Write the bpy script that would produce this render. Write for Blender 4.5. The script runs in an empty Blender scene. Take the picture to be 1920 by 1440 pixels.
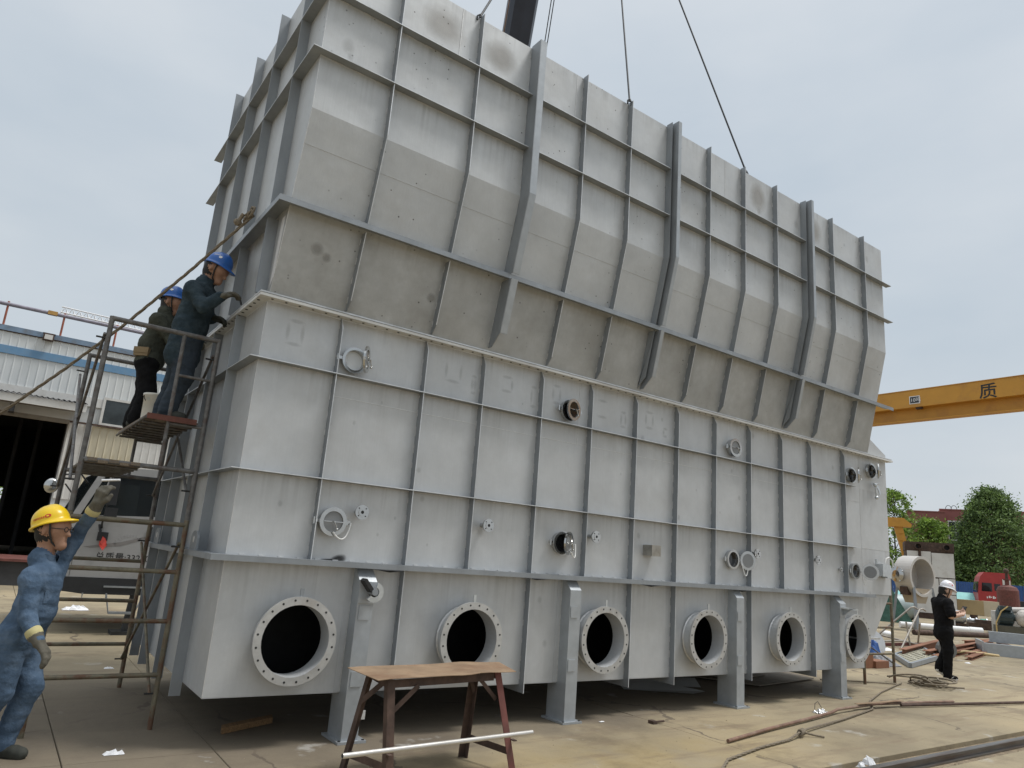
import bpy, bmesh, math, random
import numpy as np
from mathutils import Vector, Matrix
random.seed(7)
rng = np.random.default_rng(11)
SC = bpy.context.scene
COL = SC.collection
PI = math.pi

# ------------------------------------------------------------------ camera, sky, sun, exposure
def set_camera():
    yaw, pitch, roll = 0.6070, 0.2366, 0.0781
    fw = Vector((math.sin(yaw)*math.cos(pitch), math.cos(yaw)*math.cos(pitch), math.sin(pitch)))
    rt = Vector((math.cos(yaw), -math.sin(yaw), 0)); up = rt.cross(fw)
    c, s = math.cos(roll), math.sin(roll)
    r2 = c*rt + s*up; u2 = -s*rt + c*up
    cd = bpy.data.cameras.new('camera'); cam = bpy.data.objects.new('camera', cd); COL.objects.link(cam)
    m = Matrix((r2, u2, -fw)).transposed().to_4x4(); m.translation = (-1.5658, -6.09, 1.6184)
    cam.matrix_world = m
    cd.sensor_width = 36; cd.sensor_fit = 'HORIZONTAL'; cd.lens = 1328.25/1920*36
    cd.clip_start = .05; cd.clip_end = 2000
    SC.camera = cam
set_camera()
SUN_EL, SUN_AZ = math.radians(66), math.radians(-30)     # azimuth: from +x towards +y
def set_light():
    w = bpy.data.worlds.new('World'); SC.world = w; w.use_nodes = True
    nt = w.node_tree; nt.nodes.clear(); N = nt.nodes.new; L = nt.links.new
    sky = N('ShaderNodeTexSky'); sky.sky_type = 'NISHITA'; sky.sun_disc = False
    sky.sun_elevation = SUN_EL; sky.sun_rotation = math.pi/2 - SUN_AZ
    sky.air_density = 1.2; sky.dust_density = 3.0
    tc = N('ShaderNodeTexCoord'); sep = N('ShaderNodeSeparateXYZ'); L(tc.outputs['Generated'], sep.inputs[0])
    ramp = N('ShaderNodeValToRGB'); L(sep.outputs['Z'], ramp.inputs[0])
    e = ramp.color_ramp.elements
    e[0].position = 0.0; e[0].color = (.56, .585, .61, 1)
    e[1].position = 1.0; e[1].color = (1.40, 1.42, 1.44, 1)
    a = e.new(.28); a.color = (.50, .545, .585, 1)
    b = e.new(.70); b.color = (.55, .59, .63, 1)
    mp = N('ShaderNodeMapping'); mp.inputs['Scale'].default_value = (1.2, 1.2, 3.0); L(tc.outputs['Generated'], mp.inputs[0])
    nz = N('ShaderNodeTexNoise'); nz.inputs['Scale'].default_value = 1.6; nz.inputs['Detail'].default_value = 5; nz.inputs['Roughness'].default_value = .5
    L(mp.outputs[0], nz.inputs['Vector'])
    r2 = N('ShaderNodeValToRGB'); L(nz.outputs['Fac'], r2.inputs[0])
    r2.color_ramp.elements[0].position = .34; r2.color_ramp.elements[0].color = (.87, .915, .955, 1)
    r2.color_ramp.elements[1].position = .68; r2.color_ramp.elements[1].color = (1.09, 1.08, 1.07, 1)
    mul = N('ShaderNodeMix'); mul.data_type = 'RGBA'; mul.blend_type = 'MULTIPLY'; mul.inputs['Factor'].default_value = 1
    L(ramp.outputs[0], mul.inputs['A']); L(r2.outputs[0], mul.inputs['B'])
    sc = N('ShaderNodeVectorMath'); sc.operation = 'SCALE'; sc.inputs['Scale'].default_value = 9.4; L(mul.outputs['Result'], sc.inputs[0])
    mix = N('ShaderNodeMix'); mix.data_type = 'RGBA'; mix.inputs['Factor'].default_value = .93
    L(sky.outputs[0], mix.inputs['A']); L(sc.outputs[0], mix.inputs['B'])
    bg = N('ShaderNodeBackground'); bg.inputs['Strength'].default_value = .1; L(mix.outputs['Result'], bg.inputs['Color'])
    out = N('ShaderNodeOutputWorld'); L(bg.outputs[0], out.inputs['Surface'])
    sd = bpy.data.lights.new('sun', 'SUN'); sd.energy = 2.0; sd.angle = math.radians(14); sd.color = (1, .98, .945)
    so = bpy.data.objects.new('sun', sd); COL.objects.link(so)
    d = Vector((math.cos(SUN_EL)*math.cos(SUN_AZ), math.cos(SUN_EL)*math.sin(SUN_AZ), math.sin(SUN_EL)))
    so.rotation_euler = d.to_track_quat('Z', 'Y').to_euler(); so.location = (10, 10, 40)
    vs = SC.view_settings; vs.view_transform = 'Standard'; vs.look = 'None'; vs.gamma = 1; vs.use_curve_mapping = False
    vs.exposure = 0.33
    SC.render.film_transparent = False
set_light()
SC.render.engine = 'CYCLES'

# ------------------------------------------------------------------ helpers
BASE = {}
def V(*a): return Vector(a)
def register(o, base): BASE[o.name] = Vector(base)
def props(o, label=None, cat=None, group=None, kind=None):
    if label: o['label'] = label
    if cat: o['category'] = cat
    if group: o['group'] = group
    if kind: o['kind'] = kind
    return o
def thing(name, label, cat, loc=(0, 0, 0), group=None):
    o = bpy.data.objects.new(name, None); COL.objects.link(o); o.location = loc; o.empty_display_size = .2
    register(o, loc); return props(o, label, cat, group)

class MB:
    """collects shapes and links them as one mesh object"""
    def __init__(s): s.v = []; s.f = []; s.m = []; s.sm = []
    def add(s, vs, fs, mi=0, smooth=False):
        n = len(s.v); s.v += [tuple(p) for p in vs]
        for f in fs:
            s.f.append([n+i for i in f]); s.m.append(mi); s.sm.append(smooth)
        return s
    def box(s, lo, hi, mi=0):
        x0, y0, z0 = lo; x1, y1, z1 = hi
        return s.add([(x0,y0,z0),(x1,y0,z0),(x1,y1,z0),(x0,y1,z0),(x0,y0,z1),(x1,y0,z1),(x1,y1,z1),(x0,y1,z1)],
                     [(0,3,2,1),(4,5,6,7),(0,1,5,4),(1,2,6,5),(2,3,7,6),(3,0,4,7)], mi)
    def obox(s, c, ax, ay, az, mi=0):
        """oriented box: centre and three half-axis vectors"""
        c, ax, ay, az = map(Vector, (c, ax, ay, az))
        vs = [c+i*ax+j*ay+k*az for k in (-1,1) for j, i in ((-1,-1),(-1,1),(1,1),(1,-1))]
        return s.add(vs, [(0,3,2,1),(4,5,6,7),(0,1,5,4),(1,2,6,5),(2,3,7,6),(3,0,4,7)], mi)
    def bar(s, p, q, w, h, up=(0,0,1), mi=0):
        """rectangular bar from p to q, width w (sideways), height h (along up)"""
        p, q = Vector(p), Vector(q); d = (q-p); l = d.length; d.normalize(); up = Vector(up)
        sd = d.cross(up)
        if sd.length < 1e-4: sd = d.cross(Vector((0,1,0)))
        sd.normalize(); u = sd.cross(d)
        return s.obox((p+q)/2, d*l/2, sd*w/2, u*h/2, mi)
    def prism(s, pts, off, mi=0):
        """polygon (list of 3D points) extruded by vector off"""
        n = len(pts); off = Vector(off); a = [Vector(p) for p in pts]; b = [p+off for p in a]
        fs = [tuple(range(n))[::-1], tuple(range(n, 2*n))] + [(i, (i+1) % n, n+(i+1) % n, n+i) for i in range(n)]
        return s.add(a+b, fs, mi)
    def tube(s, pts, r, n=8, mi=0, caps=True, smooth=True, radii=None):
        pts = [Vector(p) for p in pts]; m = len(pts); vs = []; prev = None
        for i, p in enumerate(pts):
            d = (pts[min(i+1, m-1)] - pts[max(i-1, 0)]).normalized()
            if prev is None:
                a = d.orthogonal().normalized()
            else:
                a = (prev - d*prev.dot(d))
                a = a.normalized() if a.length > 1e-6 else d.orthogonal().normalized()
            prev = a; b = d.cross(a); rr = radii[i] if radii else r
            vs += [p + rr*(math.cos(2*PI*k/n)*a + math.sin(2*PI*k/n)*b) for k in range(n)]
        fs = [(i*n+k, i*n+(k+1) % n, (i+1)*n+(k+1) % n, (i+1)*n+k) for i in range(m-1) for k in range(n)]
        s.add(vs, fs, mi, smooth)
        if caps:
            s.add(vs[:n], [tuple(range(n))[::-1]], mi); s.add(vs[-n:], [tuple(range(n))], mi)
        return s
    def cone(s, p, q, r0, r1, n=12, mi=0, caps=True):
        return s.tube([p, q], r0, n, mi, caps, True, [r0, r1])
    def lathe(s, c, axis, prof, n=24, mi=0, smooth=False, ref=None):
        """profile [(radius, along)] swept round axis at c; open profile"""
        c, ax = Vector(c), Vector(axis).normalized()
        a = Vector(ref).normalized() if ref else ax.orthogonal().normalized(); b = ax.cross(a)
        vs = [c + ax*h + r*(math.cos(2*PI*k/n)*a + math.sin(2*PI*k/n)*b) for r, h in prof for k in range(n)]
        fs = [(i*n+k, i*n+(k+1) % n, (i+1)*n+(k+1) % n, (i+1)*n+k) for i in range(len(prof)-1) for k in range(n)]
        return s.add(vs, fs, mi, smooth)
    def ring(s, c, axis, r0, r1, h, n=24, mi=0):
        """flat ring r0..r1, thickness h along axis from c"""
        return s.lathe(c, axis, [(r0, 0), (r1, 0), (r1, h), (r0, h), (r0, 0)], n, mi)
    def disc(s, c, axis, r, h, n=16, mi=0):
        return s.lathe(c, axis, [(1e-4, 0), (r, 0), (r, h), (1e-4, h)], n, mi)
    def ball(s, c, r, nu=10, nv=6, mi=0, sc=(1,1,1)):
        c = Vector(c); vs = []
        for j in range(nv+1):
            t = PI*j/nv
            for i in range(nu):
                p = 2*PI*i/nu
                vs.append(c + Vector((r*sc[0]*math.sin(t)*math.cos(p), r*sc[1]*math.sin(t)*math.sin(p), -r*sc[2]*math.cos(t))))
        fs = [(j*nu+i, j*nu+(i+1) % nu, (j+1)*nu+(i+1) % nu, (j+1)*nu+i) for j in range(nv) for i in range(nu)]
        return s.add(vs, fs, mi, True)
    def mesh(s, name, mats, off=(0,0,0)):
        off = Vector(off)
        me = bpy.data.meshes.new(name); me.from_pydata([Vector(p)-off for p in s.v], [], s.f)
        for m in (mats if isinstance(mats, (list, tuple)) else [mats]): me.materials.append(m)
        me.polygons.foreach_set('material_index', s.m); me.polygons.foreach_set('use_smooth', s.sm)
        me.update(); return me
    def obj(s, name, mats, parent=None, base=None, label=None, cat=None, group=None, kind=None):
        b = BASE[parent.name] if parent else Vector(base if base else (0,0,0))
        o = bpy.data.objects.new(name, s.mesh(name, mats, b)); COL.objects.link(o)
        if parent: o.parent = parent
        else: o.location = b
        register(o, b); return props(o, label, cat, group, kind)
def bright_edges(b, t=.02):
    """second material slot on the narrow cut edges of plates"""
    for i, f in enumerate(b.f):
        p = [Vector(b.v[k]) for k in f]
        if len(p) != 4: continue
        n = (p[1]-p[0]).cross(p[2]-p[0])
        if n.length < 1e-9: continue
        n.normalize(); ex = max(q.x for q in p)-min(q.x for q in p); ez = max(q.z for q in p)-min(q.z for q in p); ey = max(q.y for q in p)-min(q.y for q in p)
        if (abs(n.y) > .8 and (ex < t or ez < t)) or (abs(n.x) > .8 and (ey < t or ez < t)): b.m[i] = 1
    return b
def put(name, me, parent, delta=(0,0,0), label=None):
    """another part that shares mesh data, moved by delta"""
    o = bpy.data.objects.new(name, me); COL.objects.link(o); o.parent = parent; o.location = delta
    register(o, BASE[parent.name]); return props(o, label)
def copy_tree(src, loc, label=None, group=None):
    c = src.copy(); COL.objects.link(c); c.location = loc; register(c, loc)
    if label: c['label'] = label
    if group: c['group'] = group
    for ch in [o for o in src.children]:
        k = ch.copy(); COL.objects.link(k); k.parent = c; register(k, loc)
        for g in ch.children:
            d = g.copy(); COL.objects.link(d); d.parent = k; register(d, loc)
    return c

# ------------------------------------------------------------------ materials
def nodes(name):
    m = bpy.data.materials.new(name); m.use_nodes = True; nt = m.node_tree; nt.nodes.clear()
    out = nt.nodes.new('ShaderNodeOutputMaterial'); p = nt.nodes.new('ShaderNodeBsdfPrincipled')
    nt.links.new(p.outputs[0], out.inputs[0]); return m, nt, nt.nodes.new, nt.links.new, p
def sc3(c, k): return (min(c[0]*k, 1), min(c[1]*k, 1), min(c[2]*k, 1), 1)
def noise(N, L, vec, scale, detail=4, rough=.55, stretch=None):
    if stretch:
        mp = N('ShaderNodeMapping'); mp.inputs['Scale'].default_value = stretch; L(vec, mp.inputs[0]); vec = mp.outputs[0]
    n = N('ShaderNodeTexNoise'); n.inputs['Scale'].default_value = scale; n.inputs['Detail'].default_value = detail
    n.inputs['Roughness'].default_value = rough; L(vec, n.inputs['Vector']); return n.outputs['Fac']
def rampv(N, L, fac, p0, p1, c0=(0,0,0,1), c1=(1,1,1,1)):
    r = N('ShaderNodeValToRGB'); L(fac, r.inputs[0]); e = r.color_ramp.elements
    e[0].position = p0; e[0].color = c0; e[1].position = p1; e[1].color = c1; return r.outputs[0]
def mixc(N, L, fac, a, b, mode='MIX'):
    m = N('ShaderNodeMix'); m.data_type = 'RGBA'; m.blend_type = mode
    for sock, val in (('Factor', fac), ('A', a), ('B', b)):
        if hasattr(val, 'links'): L(val, m.inputs[sock])
        else: m.inputs[sock].default_value = val
    return m.outputs['Result']
def mth(N, L, op, a, b=0.0, c=None, clamp=False):
    m = N('ShaderNodeMath'); m.operation = op; m.use_clamp = clamp
    for i, v in enumerate((a, b, c)):
        if v is None: continue
        if hasattr(v, 'links'): L(v, m.inputs[i])
        else: m.inputs[i].default_value = v
    return m.outputs[0]
def bump(N, L, p, h, strength=.2, dist=.01):
    b = N('ShaderNodeBump'); b.inputs['Strength'].default_value = strength; b.inputs['Distance'].default_value = dist
    L(h, b.inputs['Height']); L(b.outputs[0], p.inputs['Normal'])
def mat(name, col, rough=.6, metal=0.0, var=.18, scale=6, stretch=None, bmp=0, bscale=60, bdist=.004, tint=None, tint_amt=.5, tscale=3, tlo=.5, thi=.7, spec=None, island=0):
    m, nt, N, L, p = nodes(name)
    tc = N('ShaderNodeTexCoord'); o = tc.outputs['Object']
    c = rampv(N, L, noise(N, L, o, scale, 5, .6, stretch), .3, .7, sc3(col, 1-var), sc3(col, 1+var))
    if tint:
        f = rampv(N, L, noise(N, L, o, tscale, 6, .65, stretch), tlo, thi)
        f = mth(N, L, 'MULTIPLY', f, tint_amt)
        c = mixc(N, L, f, c, (*tint, 1))
    if island:
        g = N('ShaderNodeNewGeometry'); f = mth(N, L, 'MULTIPLY_ADD', g.outputs['Random Per Island'], 2*island, 1-island)
        vm = N('ShaderNodeVectorMath'); vm.operation = 'SCALE'; L(c, vm.inputs[0]); L(f, vm.inputs['Scale']); c = vm.outputs[0]
    L(c, p.inputs['Base Color']); p.inputs['Roughness'].default_value = rough; p.inputs['Metallic'].default_value = metal
    if spec is not None: p.inputs['Specular IOR Level'].default_value = spec
    if bmp: bump(N, L, p, noise(N, L, o, bscale, 4), bmp, bdist)
    return m

def plate_mat(name, levels, base, stain, specks=0.0, stain_amt=.5, dirt=None):
    """pickled stainless sheet: fine brushed grain, soft cloudy patches, run marks below the stiffeners, specks"""
    m, nt, N, L, p = nodes(name)
    tc = N('ShaderNodeTexCoord'); o = tc.outputs['Object']
    sep = N('ShaderNodeSeparateXYZ'); L(o, sep.inputs[0])
    c = rampv(N, L, noise(N, L, o, 1.9, 6, .68), .28, .74, sc3(base, .84), sc3(base, 1.08))
    fine = noise(N, L, o, 9, 6, .7)
    c = mixc(N, L, mth(N, L, 'MULTIPLY', rampv(N, L, fine, .5, .75), .35), c, sc3(base, .78))
    grain = noise(N, L, o, 1.0, 6, .7, (55, 55, 1.2))
    c = mixc(N, L, mth(N, L, 'MULTIPLY', rampv(N, L, grain, .35, .7), .30), c, sc3(base, .82))
    blot = noise(N, L, o, .9, 6, .62)
    c = mixc(N, L, mth(N, L, 'MULTIPLY', rampv(N, L, blot, .5, .72), stain_amt), c, (*stain, 1))
    run = rampv(N, L, noise(N, L, o, 1.0, 3, .6, (17, 17, .55)), .46, .68)
    run2 = rampv(N, L, noise(N, L, o, 1.0, 4, .6, (5, 5, .8)), .40, .65)
    tot = None
    for z, ln in levels:
        d = mth(N, L, 'DIVIDE', mth(N, L, 'SUBTRACT', z, sep.outputs['Z']), ln)
        inside = mth(N, L, 'GREATER_THAN', d, 0.0)
        f = mth(N, L, 'MULTIPLY', mth(N, L, 'SUBTRACT', 1.0, d, clamp=True), inside)
        f = mth(N, L, 'POWER', f, 1.6)
        tot = f if tot is None else mth(N, L, 'MAXIMUM', tot, f)
    if tot is not None:
        f = mth(N, L, 'MULTIPLY', mth(N, L, 'MULTIPLY', tot, mth(N, L, 'MAXIMUM', run, mth(N, L, 'MULTIPLY', run2, .6))), .42)
        c = mixc(N, L, f, c, sc3(stain, .62))
    if dirt:
        f = mth(N, L, 'MULTIPLY', mth(N, L, 'SUBTRACT', dirt[0]+.02, sep.outputs['Z']), 9.0, clamp=True)
        f = mth(N, L, 'MULTIPLY', f, mth(N, L, 'ADD', .25, mth(N, L, 'MULTIPLY', rampv(N, L, noise(N, L, o, 2.3, 6, .65), .35, .68), .5)))
        c = mixc(N, L, f, c, (.265,.262,.245,1))
    if specks:
        vo = N('ShaderNodeTexVoronoi'); vo.inputs['Scale'].default_value = 10; L(o, vo.inputs['Vector'])
        dens = rampv(N, L, noise(N, L, o, .8, 3), .44, .56)
        sp = mth(N, L, 'MULTIPLY', mth(N, L, 'LESS_THAN', vo.outputs['Distance'], .085), dens)
        c = mixc(N, L, mth(N, L, 'MULTIPLY', sp, specks), c, (.06, .055, .05, 1))
    L(c, p.inputs['Base Color']); p.inputs['Metallic'].default_value = .25
    rr = rampv(N, L, noise(N, L, o, 2.2, 4), .3, .7, (.38,)*3+(1,), (.56,)*3+(1,)); L(rr, p.inputs['Roughness'])
    b = mth(N, L, 'ADD', mth(N, L, 'MULTIPLY', grain, .10), noise(N, L, o, 1.7, 3, .45))
    bump(N, L, p, b, .42, .03)
    return m

M = {}
M['plate'] = plate_mat('stainless_sheet', [(3.62,.3),(3.083,.45),(2.14,.5),(1.41,.55)], (.55,.562,.568), (.40,.395,.38))
M['plate_up'] = plate_mat('stainless_sheet_upper', [(3.475,.3),(2.81,.35),(2.175,.5),(.795,.45)], (.535,.548,.553), (.355,.35,.335), .85, .5, dirt=(.78,1.7))
M['rib'] = mat('grey_painted_steel', (.27,.29,.308), .45, .3, .12, 5, (1,1,.4), .12, 90, .003, tint=(.20,.212,.225), tint_amt=.5, tscale=4)
M['leg'] = mat('silver_painted_steel', (.38,.405,.425), .4, .35, .10, 9, None, .15, 120, .003, tint=(.32,.33,.34), tint_amt=.4)
M['flange'] = mat('bare_flange_steel', (.50,.50,.49), .42, .5, .14, 9, None, .1, 80, .003, tint=(.34,.27,.2), tint_amt=.45, tscale=5, tlo=.55, thi=.75)
M['strip'] = mat('pale_flange_edge', (.66,.655,.63), .5, .2, .12, 7, (.3,1,1), .1, 60, .003, tint=(.40,.37,.33), tint_amt=.6, tscale=5)
M['edge'] = mat('pale_plate_edge', (.60,.62,.64), .4, .25, .15, 12, tint=(.36,.37,.37), tint_amt=.7, tscale=2.5)  # paler colour for the narrow outer edges of ribs and flanges
M['mirror'] = mat('sky_white_pane', (.82,.85,.87), .08, 0, .02, 3)  # flat white stands in for bright sky seen through the open port
M['weld'] = mat('bright_weld_metal', (.58,.58,.57), .4, .4, .15, 30, None, .4, 150, .004)
M['polish'] = mat('polished_stainless', (.50,.50,.49), .14, .95, .06, 20)
M['glassmid'] = mat('dusty_sight_glass', (.20,.205,.205), .08, 0, .1, 3)
M['galv'] = mat('zinc_bright_steel', (.55,.58,.60), .3, .7, .12, 14)
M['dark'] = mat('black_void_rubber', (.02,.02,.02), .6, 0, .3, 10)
M['glassdark'] = mat('dark_sight_glass', (.015,.016,.018), .06, 0, .1, 3)
M['hose'] = mat('translucent_white_hose', (.72,.72,.70), .35, 0, .06, 10)
M['rust'] = mat('rusty_steel', (.085,.054,.041), .85, .1, .4, 9, None, .5, 70, .004, tint=(.045,.032,.027), tint_amt=.7)
M['rust_red'] = mat('red_oxide_steel', (.15,.052,.042), .7, .1, .3, 9, None, .4, 70, .004, tint=(.09,.05,.04), tint_amt=.6)
M['rust_top'] = mat('rusty_sheet', (.27,.185,.115), .8, .1, .25, 5, None, .5, 50, .004, tint=(.19,.10,.055), tint_amt=.75, tscale=3.5)
M['tube'] = mat('weathered_scaffold_tube', (.185,.165,.115), .6, .35, .4, 14, None, .4, 90, .003, tint=(.13,.06,.035), tint_amt=.85, tscale=7, tlo=.48, thi=.6)
M['tube_grey'] = mat('grey_scaffold_tube', (.145,.14,.135), .6, .35, .35, 16, None, .4, 90, .003, tint=(.10,.065,.05), tint_amt=.7, tscale=9, tlo=.52, thi=.64)
M['wood'] = mat('old_scaffold_board', (.20,.155,.11), .85, 0, .35, 12, (6,1,6), .5, 60, .004, tint=(.10,.08,.065), tint_amt=.6)
M['rope'] = mat('hemp_rope', (.20,.165,.12), .9, 0, .35, 60, None, .6, 200, .003)
M['wire'] = mat('steel_wire_rope', (.05,.052,.055), .6, .5, .2, 40)
M['paper'] = mat('white_paper', (.75,.75,.76), .8, 0, .05, 12, None, .3, 40, .01)
# ------------------------------------------------------------------ ground
def ground_mat():
    m, nt, N, L, p = nodes('dusty_concrete')
    tc = N('ShaderNodeTexCoord'); o = tc.outputs['Object']
    sep = N('ShaderNodeSeparateXYZ'); L(o, sep.inputs[0])
    base = rampv(N, L, noise(N, L, o, .55, 6, .6), .3, .7, (.20,.165,.108,1), (.355,.295,.19,1))
    dust = rampv(N, L, noise(N, L, o, .28, 5, .6), .5, .68)
    base = mixc(N, L, mth(N, L, 'MULTIPLY', dust, .6), base, (.36,.285,.17,1))
    # ochre dust strip in front of the support feet
    a = mth(N, L, 'ABSOLUTE', mth(N, L, 'ADD', sep.outputs['Y'], 1.35))
    a = mth(N, L, 'SUBTRACT', 1.0, mth(N, L, 'MULTIPLY', a, 1.1), clamp=True)
    bx = mth(N, L, 'SUBTRACT', 1.0, mth(N, L, 'MULTIPLY', mth(N, L, 'ABSOLUTE', mth(N, L, 'SUBTRACT', sep.outputs['X'], 3.2)), .3), clamp=True)
    f = mth(N, L, 'MULTIPLY', mth(N, L, 'MULTIPLY', a, bx), rampv(N, L, noise(N, L, o, 1.6, 5), .35, .6))
    base = mixc(N, L, f, base, (.33,.25,.115,1))
    oil = rampv(N, L, noise(N, L, o, .8, 7, .68), .53, .68)
    base = mixc(N, L, mth(N, L, 'MULTIPLY', oil, .65), base, (.12,.092,.062,1))
    streak = rampv(N, L, noise(N, L, o, 1.0, 5, .65, (.7, 4.5, 1)), .52, .66)
    base = mixc(N, L, mth(N, L, 'MULTIPLY', streak, .6), base, (.19,.14,.09,1))
    # rusty, oily working area round the feet, with the casing's shade painted in
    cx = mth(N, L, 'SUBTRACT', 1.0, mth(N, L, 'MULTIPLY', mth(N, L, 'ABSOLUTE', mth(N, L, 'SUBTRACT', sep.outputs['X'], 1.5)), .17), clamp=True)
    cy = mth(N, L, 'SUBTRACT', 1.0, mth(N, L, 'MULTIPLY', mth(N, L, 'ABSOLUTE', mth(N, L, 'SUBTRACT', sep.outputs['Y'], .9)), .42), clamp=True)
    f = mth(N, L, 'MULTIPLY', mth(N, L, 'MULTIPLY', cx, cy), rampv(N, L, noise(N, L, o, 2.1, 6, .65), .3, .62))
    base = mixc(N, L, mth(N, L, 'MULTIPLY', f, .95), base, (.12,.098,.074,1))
    ln = mth(N, L, 'SUBTRACT', mth(N, L, 'ADD', sep.outputs['Y'], .95), mth(N, L, 'MULTIPLY', sep.outputs['X'], .125))  # dark zone up to the casing's soft shadow edge: oil stain and painted shade
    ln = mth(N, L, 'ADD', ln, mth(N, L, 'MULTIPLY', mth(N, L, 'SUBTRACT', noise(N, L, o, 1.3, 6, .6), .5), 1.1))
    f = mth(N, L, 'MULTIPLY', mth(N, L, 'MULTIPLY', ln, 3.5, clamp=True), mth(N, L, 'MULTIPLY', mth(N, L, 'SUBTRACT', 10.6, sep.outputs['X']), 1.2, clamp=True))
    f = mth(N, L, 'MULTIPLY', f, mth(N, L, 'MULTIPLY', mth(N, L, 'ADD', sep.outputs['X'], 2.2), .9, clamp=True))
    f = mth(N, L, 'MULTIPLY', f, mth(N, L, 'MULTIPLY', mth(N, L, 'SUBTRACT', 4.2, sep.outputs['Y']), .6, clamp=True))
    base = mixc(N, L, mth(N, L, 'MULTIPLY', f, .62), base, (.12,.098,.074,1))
    crk = N('ShaderNodeTexVoronoi'); crk.feature = 'DISTANCE_TO_EDGE'; crk.inputs['Scale'].default_value = .33
    wv = N('ShaderNodeVectorMath'); wv.operation = 'ADD'; nv = N('ShaderNodeTexNoise'); nv.inputs['Scale'].default_value = 2.2; nv.inputs['Detail'].default_value = 6; L(o, nv.inputs['Vector']); sv = N('ShaderNodeVectorMath'); sv.operation = 'SCALE'; sv.inputs['Scale'].default_value = .55; L(nv.outputs['Color'], sv.inputs[0]); L(o, wv.inputs[0]); L(sv.outputs[0], wv.inputs[1]); L(wv.outputs[0], crk.inputs['Vector'])
    cf = mth(N, L, 'MULTIPLY', mth(N, L, 'LESS_THAN', crk.outputs['Distance'], .006), rampv(N, L, noise(N, L, o, 1.1, 2), .45, .55))
    base = mixc(N, L, mth(N, L, 'MULTIPLY', cf, .7), base, (.08,.06,.045,1))
    grey = rampv(N, L, noise(N, L, o, 1.7, 5, .6), .63, .70)
    base = mixc(N, L, mth(N, L, 'MULTIPLY', grey, .5), base, (.46,.45,.42,1))
    grit = noise(N, L, o, 75, 3, .7)
    base = mixc(N, L, mth(N, L, 'MULTIPLY', rampv(N, L, grit, .58, .72), .5), base, (.12,.09,.065,1))
    L(base, p.inputs['Base Color']); p.inputs['Roughness'].default_value = .88
    h = mth(N, L, 'ADD', mth(N, L, 'MULTIPLY', grit, .25), noise(N, L, o, 5, 6, .65))
    bump(N, L, p, h, .45, .02)
    return m
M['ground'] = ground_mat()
M['soil'] = mat('dirt_in_rail_slot', (.23,.18,.12), .95, 0, .35, 8, None, .8, 40, .02)

g = MB()
g.add([(-300,-300,-.05),(500,-300,-.05),(500,500,-.05),(-300,500,-.05)], [(0,1,2,3)])
GROUND = g.obj('ground', M['soil'], kind='structure')
def slab(x0, x1, y0, y1):
    z = random.uniform(-.003, .002); c = .004; gp = .0034
    x0 += gp; x1 -= gp; y0 += gp; y1 -= gp; b = MB()
    lo = -.049
    vs = [(x0,y0,lo),(x1,y0,lo),(x1,y1,lo),(x0,y1,lo),(x0,y0,z-c),(x1,y0,z-c),(x1,y1,z-c),(x0,y1,z-c),
          (x0+c,y0+c,z),(x1-c,y0+c,z),(x1-c,y1-c,z),(x0+c,y1-c,z)]
    b.add(vs, [(8,9,10,11),(4,5,9,8),(5,6,10,9),(6,7,11,10),(7,4,8,11),(0,1,5,4),(1,2,6,5),(2,3,7,6),(3,0,4,7)])
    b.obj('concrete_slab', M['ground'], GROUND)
xs = [-18,-12,-6.3,-.86,4.6,10.1,15.6,21.1,27,33,40]
ys = [-2.17,-.06,4.6,9.4,14.2,19,26]
for i in range(len(xs)-1):
    for j in range(len(ys)-1):
        if (i, j) == (3, 0): slab(-.86, .15, -2.17, -.06); slab(.15, 4.6, -2.17, -.06)
        elif (i, j) == (3, 1): slab(-.86, .15, -.06, 4.6); slab(.15, 4.6, -.06, 4.6)
        else: slab(xs[i], xs[i+1], ys[j], ys[j+1])
for i in range(len(xs)-1):
    slab(xs[i]+.7, xs[i+1]+.7, -7.2, -2.62); slab(xs[i]+.7, xs[i+1]+.7, -12, -7.2)
slab(40, 140, -60, 80); slab(-60, -18, -60, 26); slab(-18, 40, 26, 80); slab(-18, 40, -60, -12); slab(-60, -18, 26, 80); slab(140, 300, -150, 200)
def pebbles(n, x0, x1, y0, y1, r0, r1, name, m, label=None, z=0):
    b = MB()
    for _ in range(n):
        r = random.uniform(r0, r1); x = random.uniform(x0, x1); y = random.uniform(y0, y1)
        a = random.random()*PI; pts = []
        for k in range(5):
            t = a + 2*PI*k/5; q = r*random.uniform(.7, 1.2); pts.append((x+q*math.cos(t), y+q*math.sin(t), z))
        top = (x+random.uniform(-.2,.2)*r, y, z+r*random.uniform(.5, .9))
        b.add(pts+[top], [(k, (k+1) % 5, 5) for k in range(5)])
    return b.obj(name, m, kind='stuff', label=label)
pebbles(900, -4, 13, -2.16, 4, .002, .007, 'grit', M['soil'], 'loose dark grit scattered over the concrete')
pebbles(260, 2, 14, -2.6, -2.18, .006, .02, 'rubble', M['soil'], 'broken dirt and rubble beside the crane rail', -.045)

# rail for the gantry crane, in its slot
M['railsteel'] = mat('worn_rail_steel', (.20,.19,.18), .35, .8, .2, 10, (.3,6,1), tint=(.13,.075,.05), tint_amt=.6)
r = MB()
prof = [(-.045,-.05),(.045,-.05),(.045,-.035),(.01,-.03),(.01,.0),(.032,.008),(.032,.03),(.024,.038),(-.024,.038),(-.032,.03),(-.032,.008),(-.01,0),(-.01,-.03),(-.045,-.035)]
r.prism([(-15, -2.42+a, b) for a, b in prof], (75, 0, 0))
r.obj('crane_rail', M['railsteel'], base=(5,-2.42,0), label='long worn steel rail set in a dirt slot across the yard', cat='rail')

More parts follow.
